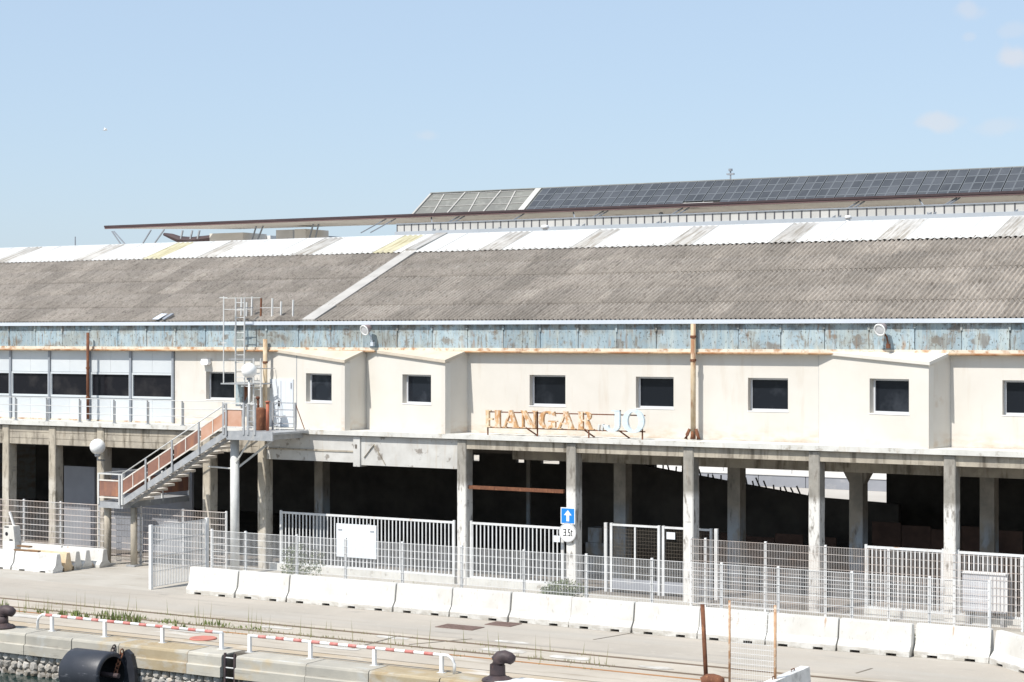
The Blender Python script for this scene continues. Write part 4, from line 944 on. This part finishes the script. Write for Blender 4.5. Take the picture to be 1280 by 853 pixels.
# ladders to the roof
def ladder(label, pxl, pxr, y0, y1, Y, hoops=()):
    a, b = X_(pxl, Y), X_(pxr, Y); z1, z0 = Z_(pxl, y0, Y), Z_(pxl, y1, Y)
    t = thing('wall_ladder', label, 'ladder', ((a+b)/2, Y, z0), 0, 'steel ladders on the facade')
    for x in (a, b): MB().bar((x, Y, z0), (x, Y, z1), .035, .055).obj('ladder_rail', 'steellight', t)
    n = int((z1-z0)/.29)
    for k in range(1, n+1): MB().tube([(a, Y, z0+k*.29-.1), (b, Y, z0+k*.29-.1)], .016, 6).obj('rung', 'steellight', t)
    for z in hoops:
        MB().tube([((a+b)/2 + .36*math.cos(q), Y-.38+.40*math.sin(q), z) for q in [math.pi*(.5+.95*2*(k/12-.5)*.5*2-.0) for k in range(13)]], .014, 5).obj('cage_hoop', 'steellight', t)
    for z in (z0+.4, z1-.4): 
        for x in (a, b): MB().bar((x, Y, z), (x, YBL-.0, z), .03).obj('wall_bracket', 'steel', t)
    return t
ladder('upper steel ladder rising past the blue band onto the roof', 294.6, 305.6, 372, 478, .45)
ladder('lower steel ladder from the platform beside the globe lamp', 317, 326, 448, 531, .15, (6.3, 7.0, 7.7))
# ladder rest platform with pole and the blue box below it
Yp = .15
c = on(298, 479, Yp); t = thing('rest_platform', 'small steel rest platform between the two ladders', 'platform', c)
xa, xb = X_(282, Yp)-c.x, X_(322, Yp)-c.x
MB().box(xa, -.3, -.05, xb, .9, 0).obj('grating', 'steel', t, False, False)
for dx in (xa, ): MB().bar((dx+.13, -.28, 0), (dx+.13, -.28, 3.35), .035).obj('stanchion', 'steellight', t, False, False)
MB().bar((xa, -.28, 1.55), (xa+.28, -.28, 1.55), .03).obj('stanchion', 'steellight', t, False, False); MB().bar((xa-.06, -.28, 3.3), (xa+.3, -.28, 3.3), .03).obj('stanchion', 'steellight', t, False, False)
for y in (Z_(298, 449, Yp)-c.z,): MB().bar((xa+.4, -.28, y), (xb+.1, -.28, y), .03).obj('rail_bar', 'steel', t, False, False)
m = MB(); m.prism([(.05, -.06), (.42, -.06), (.05, -.7)], .3, .34); m.obj('gusset', 'rust', t, False, False)
c = on(301.5, 508, YW-.2); t = thing('wall_cabinet', 'narrow blue grey cabinet on the wall beside the left cream window', 'cabinet', c)
MB().box(-.20, -.1, 0, .20, .19, .95).obj('body', 'mullion', t, False, False); MB().box(-.17, -.115, .05, .17, -.1, .9).obj('door', 'blue', t, False, False)
# posts of the roof edge railing
Yr_ = 1.35; zr = E0.z + (Yr_-E0.y)*math.tan(A_R)
t = thing('roof_railing', 'broken row of pale posts and one rusty post on the roof edge', 'railing', (X_(330, Yr_), Yr_, zr))
for p, y1 in ((301.5, 372), (308, 378), (314.5, 371), (326, 373), (340, 373), (351, 377), (366, 375)):
    X = X_(p, Yr_); z1 = Z_(p, y1, Yr_); MB().bar((X, Yr_, zr-.02), (X+.02, Yr_, z1), .055).obj('post', 'rust' if p == 326 else 'steellight', t)
for a, b, y in ((280, 326, 373), (326, 351, 385), (280, 316, 387)):
    z = Z_(a, y, Yr_); MB().bar((X_(a, Yr_), Yr_-.03, z), (X_(b, Yr_), Yr_-.03, z), .02).obj('rail_bar', 'steellight', t)

# ------------------------------------------------------------------ letters HANGAR JO
YL = YS+.16
sg = thing('letter_sign', 'rusty orange letters HANGAR and white letters JO on a thin frame', 'sign', (X_(700, YL), YL, ZS))
def ring(w, h, t, tx, a0=0, a1=360, n=28):
    q = []
    for k in range(n):
        s0, s1 = R(a0+(a1-a0)*k/n), R(a0+(a1-a0)*(k+1)/n); P_ = lambda s, rx, ry: (w/2+rx*math.cos(s), h/2+ry*math.sin(s))
        q.append([P_(s0, w/2, h/2), P_(s1, w/2, h/2), P_(s1, w/2-tx, h/2-t), P_(s0, w/2-tx, h/2-t)])
    return q
def rect(a, b, c, d): return [(a, b), (c, b), (c, d), (a, d)]
def G_A(w, h): return [[(0,0),(.10*w,0),(.50*w,.97*h),(.40*w,h)], [(.30*w,h),(.56*w,h),(.95*w,0),(.66*w,0)], rect(.18*w,.26*h,.72*w,.36*h), rect(-.05*w,0,.22*w,.05*h), rect(.58*w,0,1.03*w,.05*h)]
def G_N(w, h): return [rect(.10*w,0,.20*w,.93*h), [(.0,h),(.30*w,h),(.92*w,0),(.66*w,0)], rect(.84*w,.0,.95*w,h), rect(-.02*w,0,.32*w,.05*h), rect(.72*w,.95*h,1.04*w,h)]
def G_G(w, h): return ring(w*.94, h, h*.09, w*.27, 48, 312, 22) + [rect(.70*w,.08*h,.93*w,.46*h), rect(.55*w,.40*h,1.03*w,.46*h), [(.74*w,.80*h),(.88*w,.97*h),(.92*w,.70*h)]]
def G_R(w, h): 
    b = [[(.40*w+(x-.25*w)*.9, y*.50+.5*h) for x, y in q] for q in ring(w*.80, h, h*.18, w*.27, -90, 90, 12)]
    return [rect(.08*w,0,.36*w,h), rect(0,0,.46*w,.05*h), rect(0,.95*h,.55*w,h), rect(.30*w,.46*h,.56*w,.55*h)] + b + [[(.46*w,.50*h),(.72*w,.50*h),(1.0*w,0),(.72*w,0)], rect(.68*w,0,1.08*w,.05*h)]
def G_Hr(w, h): return [rect(.66*w,0,.98*w,h), rect(.56*w,0,1.04*w,.05*h), rect(.56*w,.95*h,1.04*w,h)]
def G_Hl(w, h): return [rect(.04*w,0,.24*w,h), rect(.0,0,.34*w,.06*h), rect(.0,.94*h,.36*w,h), rect(.24*w,.42*h,.50*w,.53*h)]
def G_J(w, h):
    hook = [[(x, y) for x, y in q] for q in ring(w, h*.62, h*.10, w*.30, 180, 360, 14)]
    return hook + [rect(.70*w,.30*h,1.0*w,h), rect(.50*w,.95*h,1.0*w,h)]
def G_O(w, h): return ring(w, h, h*.12, w*.25)
def letter(name, px0, px1, y_top, y_bot, polys, mat, depth=.12, Y=YL, parts=None):
    a, b = X_(px0, Y), X_(px1, Y); zt, zb = Z_((px0+px1)/2, y_top, Y), Z_((px0+px1)/2, y_bot, Y)
    m = MB()
    for i, q in enumerate(polys(b-a, zt-zb)):
        k = .0015*(i % 5); m.prism([(a+x, zb+z) for x, z in q], Y-depth+k, Y-k)
    o = m.obj(name, mat, sg); return o
def let(ch, px0, px1, yt, yb, f, mat): return letter('letter_' + ch.lower(), px0, px1, yt, yb, f, mat)
h_ = let('H', 608.5, 627, 512.8, 534.3, G_Hr, 'letterrust'); hl = letter('stem', 608.5, 627, 512.8, 534.3, G_Hl, 'letterpale')
let('A', 631, 650.4, 512.9, 534.8, G_A, 'letterrust'); let('N', 652.4, 672, 513.4, 535.4, G_N, 'letterrust'); let('G', 674.8, 697.4, 513.8, 536.2, G_G, 'letterrust')
let('A', 699, 720, 514.4, 536.6, G_A, 'letterrust'); let('R', 723.5, 742.5, 514.8, 537.2, G_R, 'letterrust')
let('J', 756, 776.4, 512.8, 540, G_J, 'letterwhite'); let('O', 779.5, 806.8, 511.6, 541.5, G_O, 'letterwhite')
za, zb = Z_(610, 513.6, YL), Z_(610, 534, YL)
MB().bar((X_(609, YL), YL+.03, za-.04), (X_(806, YL), YL+.03, za-.04), .04).obj('frame_rail', 'rust', sg); MB().bar((X_(609, YL), YL+.03, zb-.01), (X_(806, YL), YL+.03, zb-.01), .04).obj('frame_rail', 'rust', sg)
for p in (609.3, 671.3, 735.5, 802.5): MB().bar((X_(p, YL), YL+.03, ZS), (X_(p, YL), YL+.03, za), .04).obj('frame_post', 'rust', sg)
for p in (657, 729, 773): MB().bar((X_(p, YL), YL+.05, zb), (X_(p+5, YL), YL+.55, ZS), .04).obj('frame_brace', 'rust', sg)
for p, s in ((748.5, .07), (753, .10)): MB().bar((X_(p, YL), YL, zb), (X_(p+1, YL), YL, zb+.12+s), .06, .1).obj('frame_stub', 'steellight', sg)

# ------------------------------------------------------------------ road signs on the column
Ysn = -.10
t = thing('one_way_sign', 'blue square sign with white upward arrow on the column', 'sign', on(710, 645, Ysn))
m = MB(); w = .285
m.box(-w, -.01, -w, w, .012, w); m.obj('plate', 'signwhite', t, False, False); MB().box(-w+.03, -.014, -w+.03, w-.03, -.0102, w-.03).obj('face', 'bluesign', t, False, False)
m = MB(); m.prism([(-.055, -.19), (.055, -.19), (.055, .02), (.15, .02), (0, .20), (-.15, .02), (-.055, .02)], -.019, -.0142); m.obj('arrow', 'signwhite', t, False, False)
MB().box(-.1, .012, -.06, .1, .082, .06).obj('bracket', 'steel', t, False, False)
t = thing('weight_limit_sign', 'round white weight limit sign marked 3.5t below the blue arrow sign', 'sign', on(709.5, 665.8, Ysn))
m = MB(); m.lathe([(0, .01), (.34, .01), (.34, -.012), (0, -.012)], (0,0,0), 32, 'y'); m.obj('plate', 'signwhite', t, False, False)
m = MB(); m.lathe([(.295, -.0125), (.31, -.016), (.335, -.016), (.338, -.0125)], (0,0,0), 32, 'y'); m.obj('rim', 'signgrey', t, False, False)
m = MB(); y0, y1 = -.018, -.0122
def seg(m, a, b, c, d): m.prism([(a, b), (c, b), (c, d), (a, d)], y0, y1)
for (a, b, c, d) in ((-.17,.09,-.06,.12), (-.15,-.01,-.06,.02), (-.17,-.12,-.06,-.09), (-.085,-.115,-.055,.115), (-.03,-.12,0,-.09), (.03,.09,.11,.12), (.03,.0,.06,.115), (.03,-.01,.11,.02), (.085,-.115,.115,.0), (.03,-.12,.115,-.09), (.15,-.12,.175,.10), (.13,.03,.205,.055), (.15,-.12,.205,-.095)): seg(m, a, b, c, d)
m.obj('lettering', 'black', t, False, False)
MB().box(-.1, .01, -.06, .1, .08, .06).obj('bracket', 'steel', t, False, False)
c = on(697.5, 673.5, .02); t = thing('small_plate', 'small pale blue plate fixed to the bar fence beside the round sign', 'sign', (c.x, -.06, c.z))
MB().box(-.12, -.01, -.11, .12, .01, .11).obj('plate', 'board', t, False, False); MB().box(-.03, .01, -.03, .03, .09, .03).obj('clip', 'steel', t, False, False)

# ------------------------------------------------------------------ white bar fences between the columns
def bar_fence(label, pa, pb, Y, zt, spacing=.165, r=.020, zb=.262):
    a, b = X_(pa, Y), X_(pb, Y)
    t = thing('bar_fence', label, 'fence', (a, Y, zb), 0, 'white bar fences between the columns')
    n = round((b-a)/spacing)
    me = MB().box(-r, -r, .06, r, r, zt-zb-.06).mesh('bar', 'bar')
    for k in range(n+1): link('bar', me, t, (k*(b-a)/n, 0, 0))
    MB().box(a-.02, Y-.035, zt-.06, b+.02, Y+.035, zt+.02).obj('top_rail', 'bar', t); MB().box(a-.02, Y-.035, zb, b+.02, Y+.035, zb+.06).obj('bottom_rail', 'bar', t)
    for x in (a-.06, b+.06): MB().box(x-.04, Y-.04, zb, x+.04, Y+.04, zt+.06).obj('end_post', 'bar', t)
    return t
bar_fence('long white bar fence under the whitewashed lintel', 353, 566, .17, 2.22)
bar_fence('white bar fence left of the road signs', 591, 702, .17, 2.24)
bar_fence('white bar fence left of the rightmost front column', 1085, 1177, .17, 2.22, .145)
bar_fence('white bar fence at the right photo edge with a cabinet on it', 1200, 1330, .17, 2.22, .145)
c = on(443, 677, -.02); t = thing('notice_board', 'large blank white board with two small handles on the long bar fence', 'board', (c.x, .11, c.z))
w, h = X_(468, .11)-X_(443, .11), .62
MB().box(-w, -.02, -h, w, .02, h).obj('panel', 'board', t, False, False)
for s in (-1, 1): MB().box(s*w*.8-.09, -.04, h-.24, s*w*.8+.09, -.02, h-.21).obj('handle', 'mullion', t, False, False)
for s in (-1, 1): MB().box(s*w*.6-.03, .02, h-.1, s*w*.6+.03, .05, h+.04).obj('hook', 'steel', t, False, False)
c = gnd(1228, 772); X = X_(1229, -.3)
t = thing('electric_cabinet', 'tall pale grey cabinet with a ribbed door before the right bar fence', 'cabinet', (X, -.25, 0))
w = (X_(1256, -.25)-X_(1202, -.25))/2
MB().box(-w, 0, .45, w, .3, 1.62).obj('body', 'cabinet', t, False, False)
for s in range(5): MB().box(w*.30+s*.115, -.03, .5, w*.30+s*.115+.07, 0, 1.56).obj('door_rib', 'whitepaint', t, False, False)
for s in (-1, 1): MB().box(s*w*.8-.05, .1, 0, s*w*.8+.05, .2, .45).obj('leg', 'steel', t, False, False)
MB().box(-w-.02, -.04, 1.62, w+.02, .32, 1.66).obj('lid', 'whitepaint', t, False, False)
# double swing gate with mesh infill
Yg = 1.0
t = thing('swing_gate', 'double swing gate of white frames with dark infill in the middle bay', 'gate', (X_(825, Yg), Yg, 0))
zt = Z_(825, 658, Yg)
for p, w_ in ((757.5, .11), (764.5, .09), (824, .09), (829.5, .09), (889, .07), (895.5, .12)):
    X = X_(p, Yg); MB().box(X-w_/2, Yg-.05, 0, X+w_/2, Yg+.05, zt+.02).obj('gate_post', 'bar', t)
for a, b in ((764.5, 824), (829.5, 889)):
    xa, xb = X_(a, Yg), X_(b, Yg)
    MB().box(xa, Yg-.04, zt-.07, xb, Yg+.04, zt).obj('top_rail', 'bar', t); MB().box(xa, Yg-.04, .12, xb, Yg+.04, .5).obj('kick_plate', 'greywall', t)
    xm = (xa+xb)/2; MB().box(xm-.03, Yg-.03, .5, xm+.03, Yg+.03, zt-.07).obj('mid_bar', 'bar', t)
    w = wire_panel((xa, Yg+.01, 0), (xb, Yg+.01, 0), .5, zt-.07, .06, .12, .003, .003).obj('wire_panel', 'joint', t); w['kind'] = 'stuff'
c = on(838.5, 670, Yg-.06); MB().box(c.x-.16, Yg-.065, c.z-.12, c.x+.16, Yg-.05, c.z+.12).obj('notice', 'board', t)

# ------------------------------------------------------------------ the area behind, seen through the open bay
Yk = 47.0
t = thing('far_parapet', 'grey concrete parapet far behind, seen through the open bays', 'parapet', (-20, Yk, 0))
a, b = X_(780, Yk), X_(1130, Yk); n = 6
for k in range(n): MB().box(a+(b-a)*k/n+.02, Yk, 0, a+(b-a)*(k+1)/n-.02, Yk+.3, .68).obj('parapet_block', 'greywall', t)
MB().box(a, Yk-.05, .68, b, Yk+.35, .78).obj('coping', 'farwhite', t)
for p in (899, 985, 1052): X = X_(p, Yk); MB().box(X-.06, Yk+.4, .0, X+.06, Yk+.5, 1.75).obj('post', 'farwhite', t)
MB().box(a, Yk+.42, 1.02, b, Yk+.48, 1.14).obj('guard_rail', 'farwhite', t)
t = thing('far_wall', 'low white wall with red marks far behind the open bays', 'wall', (-18, 52, 0))
a, b = X_(780, 52), X_(1130, 52); MB().box(a, 52, 0, b, 52.3, 1.5).obj('wall', 'farwhite', t)
for p in (895, 965, 998, 1095): X = X_(p, 51.97); MB().box(X-.3, 51.96, .9, X+.25, 51.999, 1.2).obj('red_mark', 'redfade', t)

# ------------------------------------------------------------------ building behind with canopy and solar roof
YCa = 57.0; YWa = 63.6
tb = thing('ferry_terminal', 'long pale building behind with brown edged canopy and solar panel roof', 'building', (-60, YWa, 0))
zc = on(700, 265, YCa).z
def tp(m, name, mat, parent=None): return m.obj(name, mat, parent or tb)
xl = X_(130, YCa); xr = 18.0
zft = on(700, 260.4, YCa).z; zfb = on(700, 265.2, YCa).z
print('canopy', xl, zft, zfb)
m = MB(); m.add([(xl, YCa, zft), (xr, YCa, zft), (xr, YCa, zft-.14), (xl, YCa, zft-.14), (xl, YCa+.15, zft), (xr, YCa+.15, zft), (xr, YCa+.15, zft-.14), (xl, YCa+.15, zft-.14)], [(0,1,2,3),(7,6,5,4),(0,4,5,1),(1,5,6,2),(2,6,7,3),(3,7,4,0)]); tp(m, 'fascia', 'fasciadark')
tp(MB().box(xl+.02, YCa+.04, zfb, xr, YCa+.2, zft-.14), 'fascia_lip', 'fasciabrown')
xw = X_(496, YWa)
m = MB(); z0_, z1_ = zfb+.02, zft-.06
q = [(xl+.1, YCa+.2), (xr, YCa+.2), (xr, YWa+.4), (xl+24, YWa+.4), (xl+9, YCa+6)]
m.add([(x, y, z0_) for x, y in q] + [(x, y, z1_) for x, y in q], [(4,3,2,1,0), (5,6,7,8,9)] + [(i, (i+1)%5, (i+1)%5+5, i+5) for i in range(5)]); tp(m, 'canopy', 'soffit')
# wall panels between dark posts
YSc = YCa-.9; xw2 = X_(496, YSc); zs1 = on(700, 273.4, YSc).z; zs0 = on(700, 283.3, YSc).z     # sunlit panelled screen wall in front of the canopy edge
n = int((xr-xw2)/.62)
for k in range(n):
    X = xw2+k*.62
    tp(MB().box(X+.05, YSc+.03, zs0, X+.57, YSc+.10, zs1-.03), 'wall_panel', 'wallpanel')
    tp(MB().box(X-.03, YSc+.01, zs0, X+.03, YSc+.08, zs1), 'wall_post', 'darkpost')
tp(MB().box(xw2-.05, YSc-.04, zs1-.028, xr, YSc+.12, zs1+.05), 'screen_cap', 'mullion')
tp(MB().box(xw2-.1, YSc-.12, zs0-1.1, xr, YSc+.3, zs0-.002), 'sill_band', 'greyblue')
for k in range(12): X = xw2+.3+k*4.4; tp(MB().box(X-.15, YSc+.35, 0, X+.15, YSc+.6, zs0-.2), 'screen_column', 'soffit')
tp(MB().box(xw, YWa+.16, 0, xr, YWa+20, zfb+.0), 'building_core', 'wallpanel')
# struts from the canopy to the roof in front
def strut(px, ys):
    X = X_(px, YCa-1.1)
    for dx in ys: tp(MB().bar((X, YSc-.1, zs0), (X+dx, YCa+.5, zfb), .08), 'strut', 'mullion')
for p in (450, 462, 540, 548, 622, 720, 727, 820, 828, 1040, 1047, 1160, 1166, 1268): strut(p, (1.3, -1.1) if p in (540, 720, 1160) else (1.2,))
for p, dxs in ((165, (-1.7,)), (158, (-1.3,)), (172, (1.7,)), (186, (1.9,)), (312, (.9,)), (318, (1.1,)), (384, (.8,)), (392, (.7,))):
    X = X_(p, YCa+3.5)
    for dx in dxs: tp(MB().bar((X, YCa+3.5, zfb-1.7), (X+dx, YCa+3.2, zfb+.02), .09), 'strut', 'mullion')
tp(MB().bar((X_(735+97, YCa+4), YCa+4, zfb-1.6), (X_(826, YCa+4), YCa+4, zfb), .22), 'strut', 'mullion')
# things under the left end of the canopy
def blk(pa, pb, y, Y, mat, name): a, b = X_(pa, Y), X_(pb, Y); tp(MB().box(a, Y, 0, b, Y+3, Z_((pa+pb)/2, y, Y)), name, mat)
blk(262, 304, 291.5, YCa+5, 'soffit', 'stair_tower'); blk(345, 366, 287.5, YCa+6, 'farwhite', 'stair_tower'); blk(368, 382, 286.5, YCa+4, 'soffit', 'stair_tower'); blk(312, 338, 295, YCa+8, 'farwhite', 'low_wing'); blk(384, 398, 294.5, YCa+8, 'mullion', 'low_wing')
pts = [on(px, py, YCa+5.5) for px, py in ((205, 293), (215, 296), (225, 300), (240, 301), (262, 298), (285, 296))]
tp(MB().tube(pts, [.12, .25, .3, .3, .25, .2], 8), 'curved_beam', 'fasciadark'); 
for px in (226, 238, 247): p = on(px, 299, YCa+5.3); tp(MB().bar(p, p + Vector((.2, 0, .7)), .12), 'strut', 'steel')
# pitched roof above: grey mesh bays at the left, solar panels to the right
Y1r = YWa+2.0
gl, gt = on(517, 267, Y1r), None
Xg = gl.x; gt = at_x(538.5, 243, Xg)
S = Vector((0, gt.y-gl.y, gt.z-gl.z)); SL = S.length; su = S/SL; AS = math.atan2(S.z, S.y)
print('solar roof', gl, gt, 'slope', math.degrees(AS), SL)
low = gl - su*1.2
m = MB(); xe = xr
m.add([(Xg, low.y, low.z), (xe, low.y, low.z), (xe, gt.y, gt.z), (Xg, gt.y, gt.z), (Xg, low.y+9, zfb), (xe, low.y+9, zfb), (xe, low.y, zfb), (Xg, low.y, zfb)], [(0,1,2,3),(3,2,5,4),(4,5,6,7),(7,6,1,0),(1,6,5,2),(0,3,4,7)]); tp(m, 'roof', 'meshroof')
sn = Vector((0, -math.sin(AS), math.cos(AS)))
def onroof(X, s, h=0.0): p = gl + su*s + sn*h; return Vector((X, p.y, p.z))
xs1 = X_(652, Y1r)+.0
tp(MB().bar(onroof(Xg+.05, -1.2, .06), onroof(Xg+.05, SL, .06), .16, .08, sn), 'verge_strip', 'strip')
tp(MB().bar(onroof(Xg, SL, .08), onroof(xe, SL, .05), .12, .08, sn), 'ridge_strip', 'meshroof')
for k in range(1, 3):
    X = Xg + (xs1-Xg)*k/3; tp(MB().bar(onroof(X, -1.2, .05), onroof(X, SL, .05), .12, .08, sn), 'roof_rib', 'strip')
for k in range(3):
    X = Xg + (xs1-Xg)*(k+.42)/3; tp(MB().bar(onroof(X+.6, -.5, .04), onroof(X, SL-.2, .04), .10, .06, sn), 'roof_rib', 'strip')
for s in (.9, 1.9, 2.8): tp(MB().bar(onroof(Xg+.3, s, .03), onroof(xs1-.3, s, .03), .05, .04, sn), 'roof_rib', 'strip')
tp(MB().bar(onroof(xs1+.1, -1.2, .07), onroof(xs1+.1, SL, .07), .5, .10, sn), 'roof_strip', 'wallpanel')
nr = 4; ph = (SL+.8)/nr; pw_ = .68
pm_ = MB().use('solar').box(.03, .03, 0, pw_-.03, ph-.03, .045); pm_.use('solarframe')
for (a, b, c, d) in ((0, 0, pw_-.01, .045), (0, ph-.045, pw_-.01, ph), (0, .045, .045, ph-.045), (pw_-.055, .045, pw_-.01, ph-.045)): pm_.box(a, b, -.01, c, d, .058)
pm_ = pm_.mesh('solar_panel')
i = 0; X = xs1+.6; XS_END = X_(1300, Y1r)
gap0, gap1 = X_(853, Y1r), X_(893, Y1r)
while X < XS_END:
    for j in range(nr):
        if j == 0 and gap0 < X < gap1: continue
        p = onroof(X, -.95+j*ph, .10); link('solar_panel', pm_, tb, p - tb.location, (AS, 0, 0))
    X += pw_ + (.07 if i % 2 else .0); i += 1
tp(MB().bar(onroof(gap0, -.6, .06), onroof(gap1, -.6, .06), .9, .06, sn), 'roof_strip', 'wallpanel')
for s in (-.9,): pass
# small aerial on the ridge, mast at the left, pipe stack
c = onroof(X_(913.5, gt.y), SL, .1); t = thing('rooftop_aerial', 'small dark aerial on the ridge of the solar roof', 'aerial', c)
MB().tube([(0,0,0), (0,0,.75)], .06, 6).obj('mast', 'mullion', t, False, False); MB().box(-.28, -.08, .34, .28, .08, .46).obj('crossarm', 'mullion', t, False, False); MB().lathe([(0,.6),(.16,.62),(.16,.78),(0,.8)], (0,0,0), 8).obj('head', 'mullion', t, False, False)
c = on(94, 307, 40); t = thing('thin_mast', 'thin mast tip rising behind the left end of the white ridge', 'mast', (c.x, 40, 0))
MB().tube([(0,0,0), (0,0,Z_(94, 296, 40))], [.25, .04], 8).obj('pole', 'mullion', t, False, False)
c = on(680, 288, 11.5); t = thing('vent_pipe', 'short white vent pipe standing behind the white ridge', 'vent', (c.x, 11.6, pr.z-.9))
MB().tube([(0,0,-.3), (0,0,1.15)], .10, 10).obj('pipe', 'whitepaint', t, True, False); MB().lathe([(0, 1.15), (.17, 1.15), (.15, 1.28), (0, 1.3)], (0,0,0), 12).obj('cap', 'whitepaint', t, True, False)
c = on(1059, 272, 11.5); t = thing('vent_pipe', 'white vent pipe behind the ridge below the right solar panels', 'vent', (c.x, 11.6, pr.z-.9))
MB().tube([(0,0,-.3), (0,0,1.15)], .09, 10).obj('pipe', 'whitepaint', t, True, False); MB().lathe([(0, 1.15), (.14, 1.15), (.12, 1.26), (0, 1.28)], (0,0,0), 12).obj('cap', 'whitepaint', t, True, False)
# gull
c = on(131, 163, 60); m = MB()
m.add([(-.35,0,0),(-.1,-.08,.05),(.2,-.06,.04),(.42,0,.03),(.2,.06,.04),(-.1,.08,.05),(-.1,0,-.06),(.2,0,-.05),(.05,-.55,.30),(.0,-1.0,.16),(.16,-.5,.26),(.05,.55,.30),(.0,1.0,.16),(.16,.5,.26)],
      [(0,1,6),(1,2,7,6),(2,3,7),(3,4,7),(4,5,6,7),(5,0,6),(0,5,4,3,2,1),(1,8,10,2),(8,9,10),(5,4,13,11),(11,13,12)])
o = m.obj('gull', 'bird', None); o.location = c; o.scale = (.65, .65, .65); o.rotation_euler = (.2, 0, 1.0); tag(o, 'white gull flying in the sky at the upper left', 'bird')

# ------------------------------------------------------------------ plants
def leaf_clump(m, c, rx, rz, n, size, r):
    for _ in range(n):
        while True:
            p = Vector((r.uniform(-1, 1), r.uniform(-1, 1), r.uniform(-1, 1)))
            if p.length < 1: break
        q = Vector((c[0]+p.x*rx, c[1]+p.y*rx, c[2]+p.z*rz)); a = Vector((r.uniform(-1,1), r.uniform(-1,1), r.uniform(-.3,1))).normalized(); b = a.cross(Vector((r.uniform(-1,1), r.uniform(-1,1), r.uniform(-1,1)))).normalized()
        s = size*r.uniform(.6, 1.3); m.add([q-a*s, q+b*s*.35, q+a*s, q-b*s*.35], [(0,1,2,3)])
def bush(label, X, Y, w, h, n, mat, seed):
    r = random.Random(seed); t = thing('bush', label, 'bush', (X, Y, 0), 0, 'wild bushes by the fences')
    f = MB(); s = MB()
    for k in range(9):
        a = r.uniform(0, 6.28); d = r.uniform(.1, .9)*w; z = h*r.uniform(.3, .95)*(1-.4*d/w); e = (d*math.cos(a), d*math.sin(a)*.6, z)
        s.tube([(0,0,0), (e[0]*.4, e[1]*.4, e[2]*.6), e], [.018, .012, .005], 5); leaf_clump(f, e, w*.42, h*.28, n//2, .055, r)
    s.obj('stem', 'stem', t, False, False); f.obj('foliage', mat, t, False, False)
bush('grey green bush behind the fence under the round sign', X_(700, -3.6), -3.6, .95, 1.05, 420, 'leafgrey', 1)
bush('pale green bush behind the fence left of the notice board', X_(372, -2.6), -2.6, .9, 1.5, 380, 'leafgrey', 2)
bush('small green weed tuft inside the right end of the fence', X_(1165, -3.8), -3.8, .8, .22, 120, 'leafgrey', 3)
def weed(label, px, py, w, h, n, seed):
    g = gnd(px, py); r = random.Random(seed); t = thing('weed', label, 'weed', (g.x, g.y, 0), 0, 'green weeds along the rails')
    m = MB()
    for k in range(n):
        a = r.uniform(0, 6.28); d = w*math.sqrt(r.random()); b = Vector((d*math.cos(a), d*.35*math.sin(a), 0)); hh = h*r.uniform(.4, 1.0)*(1-.5*d/w)
        l = Vector((r.uniform(-.4, .4), r.uniform(-.3, .3), 1))*hh; s = Vector((r.uniform(-1,1), r.uniform(-1,1), 0)).normalized()*.022
        m.add([b-s, b+s, b+l*.6+s*.8, b+l, b+l*.6-s*.8], [(0,1,2,3,4)])
    m.obj('blades', 'leaf', t, False, False)['kind'] = 'stuff'
for i, (px, py, w, h, n, lab) in enumerate(((4, 761, .35, .42, 50, 'green weed clump above the left bollard'), (53, 767, .28, .22, 40, 'small weed tuft by the rails near the left guard rail end'), (78, 769, .2, .28, 36, 'weed tuft second from the left end of the guard rail'),
        (95, 770, .22, .36, 44, 'narrow tall weed tuft behind the left guard rail'), (107, 773, .32, .22, 50, 'low wide weed tuft behind the left guard rail'), (131, 768, .18, .22, 30, 'small weed left of the biggest weed clump'), (148, 777, .95, .46, 190, 'biggest weed clump behind the left guard rail'),
        (171, 773, .5, .18, 60, 'low weed patch just right of the biggest clump'), (212, 779, .8, .16, 60, 'sparse weed patch along the rail groove left of the red disc'), (226, 784, .35, .14, 36, 'weed patch beside the sparse one above the red disc'), (270, 782, .7, .25, 70, 'yellow green weed patch right of the red disc'), (318, 786, .7, .13, 60, 'flat weed patch by the start of the right guard rail'))):
    weed(lab, px, py, w, h*1.15, int(n*.55), 20+i)
m = MB(); r = random.Random(9)
for k in range(900):
    row = r.choice((-12.15, -12.4, -11.05, -12.2, -13.0)); X = r.uniform(-46, -33) if r.random() < .75 else r.uniform(-33, -24); 
    b = Vector((X, row+r.gauss(0, .06), .003)); h = r.uniform(.03, .10) if r.random() < .93 else r.uniform(.3, .75)
    l = Vector((r.uniform(-.15, .15), r.uniform(-.1, .1), 1))*h; s = Vector((.010, .004, 0)); m.add([b-s, b+s, b+l], [(0,1,2)])
tag(m.obj('track_grass', 'drygrass'), 'thin dry grass growing in the rail grooves', 'grass', kind='stuff')
m = MB()
for k in range(700):
    X = r.uniform(-44, -17); Y = r.choice((-5.9, -4.2, -2.2, -1.2))+r.gauss(0, .25); b = Vector((X, Y, .0)); h = r.uniform(.03, .11)
    l = Vector((r.uniform(-.3, .3), r.uniform(-.2, .2), 1))*h; s = Vector((.014, .006, 0)); m.add([b-s, b+s, b+l], [(0,1,2)])
tag(m.obj('yard_grass', 'drygrass'), 'dry grass sprouting in the yard behind the fence', 'grass', kind='stuff')
